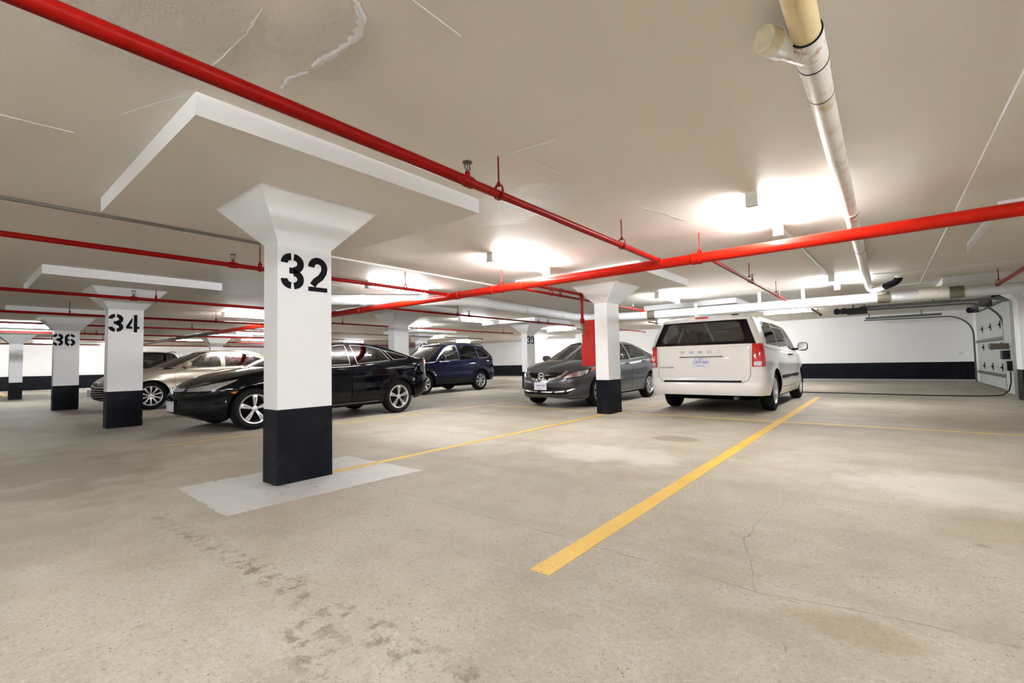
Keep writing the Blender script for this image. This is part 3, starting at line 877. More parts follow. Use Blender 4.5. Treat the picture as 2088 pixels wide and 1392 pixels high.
# ================================================================== GARAGE DOOR
gd = thing('garage_door', 'pale grey-green sectional garage door with dark hinges at the right edge', 'door', (2.30, 18.35, 0))
for k in range(4):
    z0, z1 = .03 + k * .54, .03 + k * .54 + .535
    MB().box(-.02, .025, -2.33, 2.33, z0, z1).build('door_section', M['doorpanel'], gd)
for z in (.36, 1.30):
    MB().prism([(-.06, z - .035), (-.02, z - .045), (-.02, z + .045), (-.06, z + .035)], 'y', -2.33, 2.33).build('strut', M['galv'], gd)
for z in (.57, 1.11, 1.65):
    for y in (-1.55, -.2, 1.15):
        MB().box(-.032, -.02, y - .035, y + .035, z - .10, z + .10).box(-.055, -.032, y - .06, y + .06, z - .03, z + .03).build('hinge', M['darkmetal'], gd)
def track(y, label):
    t = thing('door_track', label, 'track', (0, 0, 0))
    pts = [(2.22, y, .02), (2.22, y, 1.55)]
    for i in range(1, 9):
        a = PI / 2 * i / 8
        pts.append((2.22 - .62 * (1 - math.cos(a)), y, 1.55 + .62 * math.sin(a)))
    pts.append((-.55, y, 2.19))
    m = MB()
    vs = []; fs = []
    prof = [(-.02, -.035), (.02, -.035), (.02, .035), (-.02, .035)]
    for i, p in enumerate(pts):
        a = Vector(pts[max(0, i - 1)]); b = Vector(pts[min(len(pts) - 1, i + 1)])
        d = (b - a).normalized(); n = Vector((d.z, 0, -d.x))
        for (q, s) in prof:
            vs.append(Vector(p) + n * q + Vector((0, s, 0)))
    k = len(prof)
    for i in range(len(pts) - 1):
        for j in range(k):
            fs.append((i * k + j, i * k + (j + 1) % k, (i + 1) * k + (j + 1) % k, (i + 1) * k + j))
    fs += [tuple(range(k)), tuple(range((len(pts) - 1) * k, len(pts) * k))]
    m.add(vs, fs).build('track_rail', M['galv'], t)
    MB().box(-.5, 1.5, y - .02, y + .02, 2.225, 2.30).build('track_angle', M['galv'], t)
    for x in (-.4, 1.0):
        MB().box(x - .015, x + .015, y - .012, y + .012, 2.28, ZC).build('hanging_bracket', M['galv'], t)
    return t
track(15.92, 'near galvanised garage door track curving up to the ceiling')
track(20.80, 'far galvanised garage door track along the back wall')
op = thing('door_opener', 'black garage door opener with gears hanging from the ceiling', 'door opener', (-.75, 15.55, 2.06))
MB().box(-.02, .42, -.13, .13, .0, .17).build('motor_housing', M['darkmetal'], op)
MB().box(-.30, .02, -.12, .12, .03, .16).build('gearbox', M['galv'], op)
for x in (-.24, -.08):
    MB().lathe([(-.02, .0), (-.02, .075), (.0, .085), (.02, .075), (.02, .0)], 20, 'y', (x, -.14, .10)).build('gear_wheel', M['darkmetal'], op, True)
MB().box(.42, 3.0, -.035, .035, .13, .19).build('drive_rail', M['galv'], op)
MB().box(.10, .14, -.02, .02, .17, .39).build('hanging_bracket', M['galv'], op)
sp = thing('door_torsion_spring', 'black torsion spring shaft above the garage door', 'spring', (2.14, 18.3, 2.31))
MB().tube([(0, -2.5, 0), (0, 2.5, 0)], .018, 10).build('shaft', M['darkmetal'], sp, True)
for y in (-2.25, 2.25):
    MB().lathe([(-.04, .02), (-.04, .085), (-.02, .07), (.02, .07), (.04, .085), (.04, .02)], 18, 'y', (0, y, 0)).build('cable_drum', M['darkmetal'], sp, True)
for y0, y1 in ((-1.4, -.1), (.1, 1.4)):
    MB().tube([(0, y0, 0), (0, y1, 0)], .042, 14).build('spring_coil', M['darkmetal'], sp, True)
for y in (0, 2.42, -2.42):
    MB().box(-.04, .215, y - .02, y + .02, -.08, .10).build('bearing_bracket', M['galv'], sp)
ub = thing('door_control_box', 'small dark control box with bracket on the wall beside the garage door', 'control box', (2.20, 15.40, .95))
MB().box(-.12, 0, -.12, .16, -.16, .04).build('box_body', M['darkmetal'], ub)
MB().box(-.30, .0, -.03, .25, .07, .21).build('bracket_arm', M['coupling'], ub)
MB().box(-.08, 0, -.30, -.2, -.42, -.2).build('plug', M['gasket'], ub)
tag(MB().tube([(-3.2, 14.3, .012), (-1.7, 14.3, .012), (.8, 14.05, .012), (1.6, 14.2, .012), (1.95, 14.6, .014), (2.10, 14.95, .10), (2.15, 15.04, .28), (2.16, 15.10, .52)], .012, 8).build('black_cable', M['gasket'], None, True), 'black cable lying on the floor from minivan to garage door', 'cable')
tag(MB().rbox((2.0, Y1 - .012, .95), (.10, .024, .07), 4).build('wall_button', M['fixture'], None, True), 'small white button box on the back wall left of the garage door', 'button')
tag(MB().box(2.20, 2.34, 15.05, 15.88, 0, 2.1).build('door_jamb_post', M['doorpanel']), 'pale steel jamb post beside the garage door', 'post')

#@@CARS@@
# ================================================================== CARS
def curve(pts):
    """monotone cubic through (x, y) points"""
    x = np.array([p[0] for p in pts], float); y = np.array([p[1] for p in pts], float)
    h = np.diff(x); d = np.diff(y) / h
    n = len(x); mm = np.zeros(n)
    for i in range(1, n - 1):
        if d[i - 1] * d[i] > 0:
            w1, w2 = 2 * h[i] + h[i - 1], h[i] + 2 * h[i - 1]
            mm[i] = (w1 + w2) / (w1 / d[i - 1] + w2 / d[i])
    mm[0], mm[-1] = d[0], d[-1]
    def f(t):
        t = min(max(t, x[0]), x[-1])
        i = min(max(int(np.searchsorted(x, t)) - 1, 0), n - 2)
        s = (t - x[i]) / h[i]
        return float((2 * s**3 - 3 * s**2 + 1) * y[i] + (s**3 - 2 * s**2 + s) * h[i] * mm[i] + (-2 * s**3 + 3 * s**2) * y[i + 1] + (s**3 - s**2) * h[i] * mm[i + 1])
    return f

def half_loop(uf, ur, w, af, nf, ar, nr, k=(22, 46, 22)):
    """front centre -> side -> rear centre, list of (u, y)"""
    out = []
    for i in range(k[0]):
        t = PI / 2 * i / k[0]
        out.append((uf + af * (1 - math.cos(t) ** (2 / nf)), w * math.sin(t) ** (2 / nf)))
    for i in range(k[1] + 1):
        out.append((uf + af + (ur - ar - uf - af) * i / k[1], w))
    for i in range(1, k[2] + 1):
        t = PI / 2 * (1 - i / k[2])
        out.append((ur - ar * (1 - max(0, math.cos(t)) ** (2 / nr)), w * math.sin(t) ** (2 / nr)))
    return out

class Car:
    NV, NT, NG = 22, 16, 12
    def __init__(s, spec, root):
        s.p = spec; s.root = root; s.L = spec['L']
        s.build_shell()
    # shell -------------------------------------------------------------
    def build_shell(s):
        p = s.p
        L, W = p['L'], p['W']
        low, sh, cr = curve(p['low']), curve(p['sh']), curve(p['crown'])
        oF, oS, oR = curve(p['offF']), curve(p['offS']), curve(p['offR'])
        loop = half_loop(0, L, W / 2, p['af'], p['nf'], p['ar'], p['nr'])
        n = len(loop)
        bm = bmesh.new()
        lay = bm.faces.layers.int.new('patch')
        hub = [(p['wf'], p['rw']), (p['wr'], p['rw'])]
        def pt(i, v):
            u, y = loop[i]
            a = loop[max(0, i - 1)]; b = loop[min(n - 1, i + 1)]
            du, dy = b[0] - a[0], b[1] - a[1]
            if i == 0: du = 0
            if i == n - 1: du = 0
            l = math.hypot(du, dy) or 1
            nu, ny = -dy / l, du / l          # outward
            if i == 0: nu, ny = -1, 0
            if i == n - 1: nu, ny = 1, 0
            z = low(u) + (sh(u) - low(u)) * v
            wf, wr, ws = max(0, -nu) ** 1.3, max(0, nu) ** 1.3, abs(ny) ** 1.3
            off = (wf * oF(v) + wr * oR(v) + ws * oS(v)) / (wf + wr + ws)
            off += 0.025 * ((u - L / 2) / (L / 2)) ** 2 * abs(ny)
            for hu, hr in hub:                # wheel arch flare
                d = math.hypot(u - hu, z - hr)
                off -= p.get('flare', .014) * math.exp(-((d - p['ra']) / .07) ** 2) * abs(ny)
            return u - nu * off, max(0.0, y - ny * off), z
        s.sh, s.cr, s.low = sh, cr, low
        grid = [[pt(i, j / s.NV) for j in range(s.NV + 1)] for i in range(n)]
        def addgrid(g, closed_patch):
            vv = [[bm.verts.new((q[1], q[0] - L / 2, q[2])) for q in row] for row in g]
            for i in range(len(g) - 1):
                for j in range(len(g[0]) - 1):
                    try:
                        f = bm.faces.new((vv[i][j], vv[i + 1][j], vv[i + 1][j + 1], vv[i][j + 1]))
                        f[lay] = closed_patch
                    except ValueError:
                        pass
        mir = lambda g: [[(q[0], -q[1], q[2]) for q in row] for row in g]
        addgrid(grid, 0); addgrid(list(reversed(mir(grid))), 0)
        # deck (hood, trunk)
        top = [row[-1] for row in grid]
        s.top = top
        deck = []
        for u, y, z in top:
            deck.append([(u, y * t, z + cr(u) * (1 - abs(t) ** 2.4)) for t in [math.sin(-PI / 2 + PI * k / s.NT) for k in range(s.NT + 1)]])
        addgrid(list(reversed(deck)), 1)
        # greenhouse
        g = p['gh']
        zr = curve(g['zr'])
        k = (16, 46, 16)
        b0 = half_loop(g['uf0'], g['ur0'], g['wb'], g['af0'], g['nf0'], g['ar0'], g['nr0'], k)
        b1 = half_loop(g['uf1'], g['ur1'], g['wt'], g['af1'], g['nf1'], g['ar1'], g['nr1'], k)
        def deckz(u, y):
            yy = np.interp(u, [q[0] for q in top], [q[1] for q in top])
            t = min(1, y / max(.01, yy))
            return sh(u) + cr(u) * (1 - t ** 2.4)
        s.deckz = deckz
        gg = []
        for (u0, y0), (u1, y1) in zip(b0, b1):
            row = []
            z0 = deckz(u0, y0) - .02; z1 = zr(u1)
            for j in range(s.NG + 1):
                v = j / s.NG
                bul = 4 * v * (1 - v)
                u = u0 + (u1 - u0) * v; y = y0 + (y1 - y0) * v
                y += g.get('bulge', .02) * bul * (y0 / g['wb'])
                z = z0 + (z1 - z0) * v + .018 * bul * (1 - y0 / g['wb'])
                row.append((u, y, z))
            gg.append(row)
        addgrid(gg, 2); addgrid(list(reversed(mir(gg))), 2)
        roof = []
        for row in gg:
            u, y, z = row[-1]
            roof.append([(u, y * t, z + g.get('rc', .045) * (1 - abs(t) ** 2.2) * min(1, y / g['wt'])**.5) for t in [math.sin(-PI / 2 + PI * k2 / s.NT) for k2 in range(s.NT + 1)]])
        addgrid(list(reversed(roof)), 3)
        bmesh.ops.remove_doubles(bm, verts=bm.verts, dist=2e-4)
        bmesh.ops.dissolve_degenerate(bm, edges=bm.edges, dist=1e-5)
        bm.normal_update()
        # make outward
        nl = bm.verts.layers.float_vector.new('n')
        bm.faces.ensure_lookup_table()
        lay = bm.faces.layers.int['patch']
        for f in bm.faces:
            c = f.calc_center_median()
            if f[lay] in (1, 3):
                bad = f.normal.z < 0
            else:
                bad = (f.normal.x * c.x * 1.0 + f.normal.y * c.y * (0.02 if abs(c.y) < L * .38 else .4)) < 0
            if bad:
                f.normal_flip()
        bm.normal_update()
        for v in bm.verts:
            v.normal_update()
            v[nl] = v.normal
        s.bm, s.lay, s.nl = bm, lay, nl
    # cutting ------------------------------------------------------------
    def planes(s, axes, poly, grow=0.0):
        c = (sum(q[0] for q in poly) / len(poly), sum(q[1] for q in poly) / len(poly))
        out = []
        for a, b in zip(poly, poly[1:] + poly[:1]):
            dx, dz = b[0] - a[0], b[1] - a[1]
            l = math.hypot(dx, dz)
            if l < 1e-6: continue
            nx, nz = dz / l, -dx / l
            if (c[0] - a[0]) * nx + (c[1] - a[1]) * nz > 0:
                nx, nz = -nx, -nz
            p0 = (a[0] + nx * grow, a[1] + nz * grow)
            if axes == 'uz': out.append((Vector((0, p0[0] - s.L / 2, p0[1])), Vector((0, nx, nz))))
            elif axes == 'yz': out.append((Vector((p0[0], 0, p0[1])), Vector((nx, 0, nz))))
            else: out.append((Vector((p0[1], p0[0] - s.L / 2, 0)), Vector((nz, nx, 0))))
        return out
    def clip(s, planes, filt=None, within=None):
        bm = s.bm
        src = within if within is not None else bm.faces
        faces = []
        for f in src:
            if not f.is_valid: continue
            if filt and not filt(f): continue
            vs = [v.co for v in f.verts]
            if any(all((co - p).dot(n) >= -1e-6 for co in vs) for p, n in planes): continue
            faces.append(f)
        for p, n in planes:
            if not faces: return []
            geom = list({v for f in faces for v in f.verts}) + list({e for f in faces for e in f.edges}) + faces
            r = bmesh.ops.bisect_plane(bm, geom=geom, dist=1e-5, plane_co=p, plane_no=n)
            fs = [g for g in r['geom'] if isinstance(g, bmesh.types.BMFace)]
            faces = [f for f in fs if (f.calc_center_median() - p).dot(n) < 0]
        return faces
    def extract(s, faces, name, mat, parent=None, offset=0.0):
        if not faces: return None
        vm = {}; vs = []; ns = []; fs = []
        for f in faces:
            q = []
            for v in f.verts:
                if v not in vm:
                    vm[v] = len(vs)
                    nn = Vector(v[s.nl]); nn = nn.normalized() if nn.length > 1e-6 else f.normal.copy()
                    vs.append(v.co + nn * offset); ns.append(nn)
                q.append(vm[v])
            fs.append(tuple(q))
        bmesh.ops.delete(s.bm, geom=faces, context='FACES')
        return mesh_obj(name, vs, fs, mat, parent or s.root, True, ns)
    def fside(s, sgn, patches=(0, 2), ny=.25):
        def f(q):
            c = q.calc_center_median()
            return c.x * sgn > 0 and q[s.lay] in patches and abs(q.normal.x) > ny
        return f
    def fend(s, sgn, patches=(0, 2), nn=.15):
        def f(q):
            return q[s.lay] in patches and q.normal.y * sgn > nn and q.calc_center_median().y * sgn > -.2 * s.L
        return f
    def side(s, name, poly, mat, off=0.0, patches=(0, 2), ny=.25, extra=(), trim=None, trim_w=.018, sides=(1, -1)):
        res = []
        for sg in sides:
            if trim:
                F = s.clip(s.planes('uz', poly, trim_w) + list(extra), s.fside(sg, patches, ny))
                I = s.clip(s.planes('uz', poly) + list(extra), None, F)
                Iset = set(I)
                # F may contain split originals
                T = [f for f in s.clip(s.planes('uz', poly, trim_w) + list(extra), s.fside(sg, patches, ny)) if f not in Iset]
                s.extract(T, trim[0], M[trim[1]] if isinstance(trim[1], str) else trim[1], None, trim[2] if len(trim) > 2 else 0)
            else:
                I = s.clip(s.planes('uz', poly) + list(extra), s.fside(sg, patches, ny))
            res.append(s.extract([f for f in I if f.is_valid], name, mat, None, off))
        return res
    def end(s, name, poly, mat, sgn=-1, off=0.0, patches=(0, 2), nn=.15, extra=(), mirror=False, trim=None, trim_w=.012):
        res = []
        for q in ([poly, [(-a, b) for a, b in poly]] if mirror else [poly]):
            if trim:
                F = s.clip(s.planes('yz', q, trim_w) + list(extra), s.fend(sgn, patches, nn))
                I = s.clip(s.planes('yz', q) + list(extra), None, F)
                Iset = set(I)
                T = [f for f in s.clip(s.planes('yz', q, trim_w) + list(extra), s.fend(sgn, patches, nn)) if f not in Iset]
                s.extract(T, trim[0], M[trim[1]] if isinstance(trim[1], str) else trim[1], None, trim[2] if len(trim) > 2 else 0)
            else:
                I = s.clip(s.planes('yz', q) + list(extra), s.fend(sgn, patches, nn))
            res.append(s.extract([f for f in I if f.is_valid], name, mat, None, off))
        return res
    def strip(s, name, pts, wid, mat, axes='yz', sgn=-1, off=.004, patches=(0, 1, 2), mirror=False):
        """thin band following a polyline in a projected view"""
        for ms in ((1, -1) if mirror else (1,)):
            allf = []
            P = [(q[0] * ms, q[1]) for q in pts] if axes == 'yz' else pts
            for a, b in zip(P[:-1], P[1:]):
                d = Vector((b[0] - a[0], b[1] - a[1])); d.normalize()
                n = Vector((-d.y, d.x)) * wid / 2
                quad = [(a[0] + n.x, a[1] + n.y), (b[0] + n.x, b[1] + n.y), (b[0] - n.x, b[1] - n.y), (a[0] - n.x, a[1] - n.y)]
                fl = s.fend(sgn, patches, .12) if axes == 'yz' else s.fside(sgn, patches, .2)
                allf += s.clip(s.planes(axes, quad), fl)
            allf = list({f for f in allf if f.is_valid})
            s.extract(allf, name, mat, None, off)
    def umin(s, u): return (Vector((0, u - s.L / 2, 0)), Vector((0, -1, 0)))
    def umax(s, u): return (Vector((0, u - s.L / 2, 0)), Vector((0, 1, 0)))
    # common pieces --------------------------------------------------------
    def arches(s, trim=None):
        p = s.p
        for u in (p['wf'], p['wr']):
            for sg in (1, -1):
                circ = lambda r: [(u + r * math.cos(2 * PI * i / 30), p['rw'] + r * math.sin(2 * PI * i / 30)) for i in range(30)]
                if trim:
                    F = s.clip(s.planes('uz', circ(p['ra'] + trim)), s.fside(sg, (0,), .1))
                    I = set(s.clip(s.planes('uz', circ(p['ra'])), None, F))
                    T = [f for f in s.clip(s.planes('uz', circ(p['ra'] + trim)), s.fside(sg, (0,), .1)) if f not in I]
                    s.extract(T, 'arch_cladding', M['trimblack'], None, .006)
                I = s.clip(s.planes('uz', circ(p['ra'])), s.fside(sg, (0,), .1))
                bmesh.ops.delete(s.bm, geom=[f for f in I if f.is_valid], context='FACES')
                # liner
                m = MB()
                r = p['ra'] + .004; x1 = sg * (p['W'] / 2 - .035); x0 = sg * (p['W'] / 2 - .36)
                vs = []; fs = []
                N = 20
                for i in range(N + 1):
                    t = -.02 + (PI + .04) * i / N
                    y, z = u - s.L / 2 + r * math.cos(t), p['rw'] + r * math.sin(t)
                    vs += [(x0, y, max(z, .17)), (x1, y, max(z, .17))]
                for i in range(N): fs.append((2 * i, 2 * i + 1, 2 * i + 3, 2 * i + 2))
                vs.append((x0, u - s.L / 2, p['rw']))
                for i in range(N): fs.append((2 * i, 2 * i + 2, len(vs) - 1))
                m.add(vs, fs).build('wheel_arch_liner', M['rimdark'], s.root)
    def wheels(s, style):
        p = s.p
        for u in (p['wf'], p['wr']):
            for sg in (1, -1):
                xo = sg * (p['W'] / 2 - .035)
                wheel(s.root, (xo, u - s.L / 2, p['rw']), sg, p['rw'], p['rr'], style)
    def underbody(s):
        p = s.p
        w = p['W'] / 2
        m = MB()
        m.box(-w + .33, w - .33, -s.L / 2 + .40, s.L / 2 - .85, .19, .34)
        m.box(-w + .07, w - .07, p['wf'] - s.L / 2 + p['ra'] + .03, p['wr'] - s.L / 2 - p['ra'] - .03, s.low(s.L / 2) - .02, .34)
        m.build('underbody', M['rimdark'], s.root)
        # cabin tub
        g = p['gh']
        a, b = g['uf0'] + .25 - s.L / 2, g['ur0'] - .25 - s.L / 2
        ww = w - .11
        z0, z1 = .36, s.sh(s.L / 2) - .03
        vs = [(-ww, a, z0), (ww, a, z0), (ww, b, z0), (-ww, b, z0), (-ww, a, z1), (ww, a, z1), (ww, b, z1), (-ww, b, z1)]
        mesh_obj('cabin_tub', vs, [(0, 1, 2, 3), (0, 4, 5, 1), (1, 5, 6, 2), (2, 6, 7, 3), (3, 7, 4, 0)], M['interior'], s.root)
        # dashboard
        MB().rbox((0, a + .12, z1 - .02), (2 * ww - .06, .42, .16), 5).build('dashboard', M['interior'], s.root, True)
    def cabin_open(s):
        """remove the deck under the greenhouse"""
        g = s.p['gh']
        pl = [s.umin(g['uf0'] + .10), s.umax(g['ur0'] - .12), (Vector((g['wb'] - .05, 0, 0)), Vector((1, 0, 0))), (Vector((-g['wb'] + .05, 0, 0)), Vector((-1, 0, 0)))]
        F = s.clip(pl, lambda f: f[s.lay] == 1)
        bmesh.ops.delete(s.bm, geom=[f for f in F if f.is_valid], context='FACES')
    def seats(s, rows, mat, z=.50):
        for u, tall in rows:
            for x in (-.37, .37):
                m = MB()
                y = u - s.L / 2
                m.rbox((x, y - .22, z), (.50, .52, .18), 4)
                m.rbox((x, y + .10, z + .32), (.48, .16, .62), 4, tilt=Matrix.Rotation(-.22, 3, 'X'))
                m.rbox((x, y + .20, z + .32 + .42), (.26, .10, .20), 3.2, tilt=Matrix.Rotation(-.15, 3, 'X'))
                m.build('seat', mat, s.root, True)
        m = MB().lathe([(-.012, .165), (0, .178), (.012, .165), (0, .155), (-.012, .165)], 26, 'y', (.37, rows[0][0] - s.L / 2 - .62, z + .40))
        m.build('steering_wheel', M['interior'], s.root, True)
    def mirror(s, u, z, mat, x=None, size=(.20, .13, .14), glassy=True):
        x = x or s.p['W'] / 2 + .02
        for sg in (1, -1):
            y = u - s.L / 2
            m = MB().rbox((sg * x, y, z), (size[0], size[1], size[2]), 3)
            o = m.build('side_mirror', mat, s.root, True)
            MB().rbox((sg * (x - .11), y + .01, z - .05), (.12, .07, .05), 3).build('mirror_stalk', M['trimblack'], o, True)
            MB().rbox((sg * x, y + size[1] * .46, z), (size[0] * .86, .02, size[2] * .82), 4).build('mirror_glass', M['chrome'], o, True)
    def handle(s, u, z, mat, x, sides=(1, -1)):
        for sg in sides:
            y = u - s.L / 2
            MB().rbox((sg * x, y, z), (.05, .19, .03), 3.5, 12, 8).build('door_handle', mat, s.root, True)
    def plate(s, y_end, z, sgn, lines=None, y=0.0, tilt=0.0, size=(.30, .152)):
        """licence plate on the front (sgn -1) or rear (sgn 1)"""
        p = Vector((y, y_end, z))
        o = MB().box(y - size[0] / 2, y + size[0] / 2, y_end - .006, y_end + .006, z - size[1] / 2, z + size[1] / 2).build('licence_plate', M['plate'], s.root)
        rt = Vector((1, 0, 0)) if sgn < 0 else Vector((-1, 0, 0))
        for txt, dz, hgt, mt, sx in (lines or []):
            text_obj('plate_print', txt, hgt, M[mt], o, p + Vector((0, sgn * .0075, dz)), rt, (0, 0, 1), .001, sx)
        for k in (-1, 1):
            MB().tube([(y + k * .09, y_end + sgn * .005, z + .06), (y + k * .09, y_end + sgn * .010, z + .06)], .006, 8).build('plate_bolt', M['darkmetal'], o)
        return o
    def nose(s, y=0.0, z=.5, sgn=-1):
        """local Y of the shell at lateral y, height z"""
        best = None
        for f in s.bm.verts:
            if abs(f.co.x - y) < .12 and abs(f.co.z - z) < .08 and f.co.y * sgn > 0:
                if best is None or f.co.y * sgn > best * sgn: best = f.co.y
        return best if best is not None else sgn * s.L / 2
    def finish(s, mat):
        s.extract(list(s.bm.faces), 'body_shell', mat)
        s.bm.free()

WHEELS = {}
def wheel(root, loc, sg, r, rr, style):
    key = (r, rr, style, sg)
    if key not in WHEELS:
        w = .21
        # sidewall bulges outward; local +x*sg is the outer side
        prof = [(-w + .02, rr + .005), (-w, rr + .03), (-w - .004, (r + rr) / 2), (-w + .012, r - .02), (-w + .04, r - .004), (-.10, r), (-.04, r - .004), (-.012, r - .02), (.004, (r + rr) / 2), (0, rr + .03), (-.012, rr + .005)]
        mt = MB().lathe([(a * sg, b) for a, b in prof], 56)
        # tread grooves
        ty = mt.build('tyre_tmp', M['rubber'], None, True)
        mr = MB().lathe([(a * sg, b) for a, b in [(-.012, rr + .008), (-.006, rr + .002), (-.010, rr - .012), (-.03, rr - .022), (-.15, rr - .03)]], 56)
        n, kind = style
        hubr = .052
        def spoke(a, r0, r1, w0, w1, x0, x1, th=.022):
            c, q = math.cos(a), math.sin(a)
            vs = []
            for rad, ww, xx in ((r0, w0, x0), ((r0 + r1) / 2, (w0 + w1) / 2, (x0 + x1) / 2 + .012), (r1, w1, x1)):
                for t in (-1, 1):
                    for d in (0, -th):
                        e = ww if d == 0 else ww * 1.25
                        y, z = rad * c - t * e * q, rad * q + t * e * c
                        vs.append(((xx + d) * sg, y, z))
            fs = []
            for k in (0, 4):
                fs += [(k, k + 2, k + 6, k + 4), (k + 1, k + 5, k + 7, k + 3), (k, k + 4, k + 5, k + 1), (k + 2, k + 3, k + 7, k + 6)]
            mr.add(vs, fs)
        for i in range(n):
            a = 2 * PI * i / n + PI / 2
            if kind == 'vee':        # paired spokes opening outward
                for t in (-1, 1):
                    spoke(a + t * .12, .025, rr - .008, .009, .013, -.030, -.016)
                spoke(a, rr * .70, rr - .008, .010, .030, -.024, -.016)
            elif kind == 'twin':
                for t in (-1, 1):
                    spoke(a + t * .15, .03, rr - .008, .009, .014, -.030, -.018)
            elif kind == 'wide':
                spoke(a, .03, rr - .006, .017, .036, -.028, -.016)
            else:
                spoke(a, .03, rr - .008, .013, .020, -.030, -.018)
        mr.lathe([(q * sg, b) for q, b in [(-.034, .048), (-.022, .044), (-.017, .034), (-.015, .02), (-.014, 0.0005)]], 24)
        rm = mr.build('rim_tmp', M['rim'], None, True, weld=False)
        bk = MB().lathe([(q * sg, b) for q, b in [(-.075, 0.0005), (-.075, rr * .62), (-.085, rr * .62), (-.12, rr - .028)]], 30).build('disc_tmp', M['rimdark'], None, True)
        WHEELS[key] = (ty.data, rm.data, bk.data)
        for o in (ty, rm, bk):
            bpy.data.objects.remove(o, do_unlink=True)
    td, rd, bd = WHEELS[key]
    o = bpy.data.objects.new('wheel', td); o.location = loc; link(o, root)
    link(bpy.data.objects.new('rim', rd), o)
    link(bpy.data.objects.new('brake_disc', bd), o)
    return o

def h_emblem(root, x, y, z, size, sgn=-1):
    """chrome ring with a tapering H"""
    m = MB()
    n = 28
    path = [(x + size * .56 * math.copysign(abs(math.cos(t)) ** .75, math.cos(t)), y, z + size * .5 * math.copysign(abs(math.sin(t)) ** .75, math.sin(t))) for t in [2 * PI * i / n for i in range(n + 1)]]
    m.tube(path, size * .055, 8, False)
    for k in (-1, 1):
        m.tube([(x + k * size * .30, y, z + size * .42), (x + k * size * .22, y, z), (x + k * size * .27, y, z - size * .42)], size * .07, 8)
    m.tube([(x - size * .22, y, z), (x + size * .22, y, z)], size * .065, 8)
    m.build('badge', M['chrome'], root, True)

OFFS = [(0, .075), (.10, .035), (.35, .004), (.55, .010), (.68, .004), (.84, .012), (.93, .026), (1, .055)]

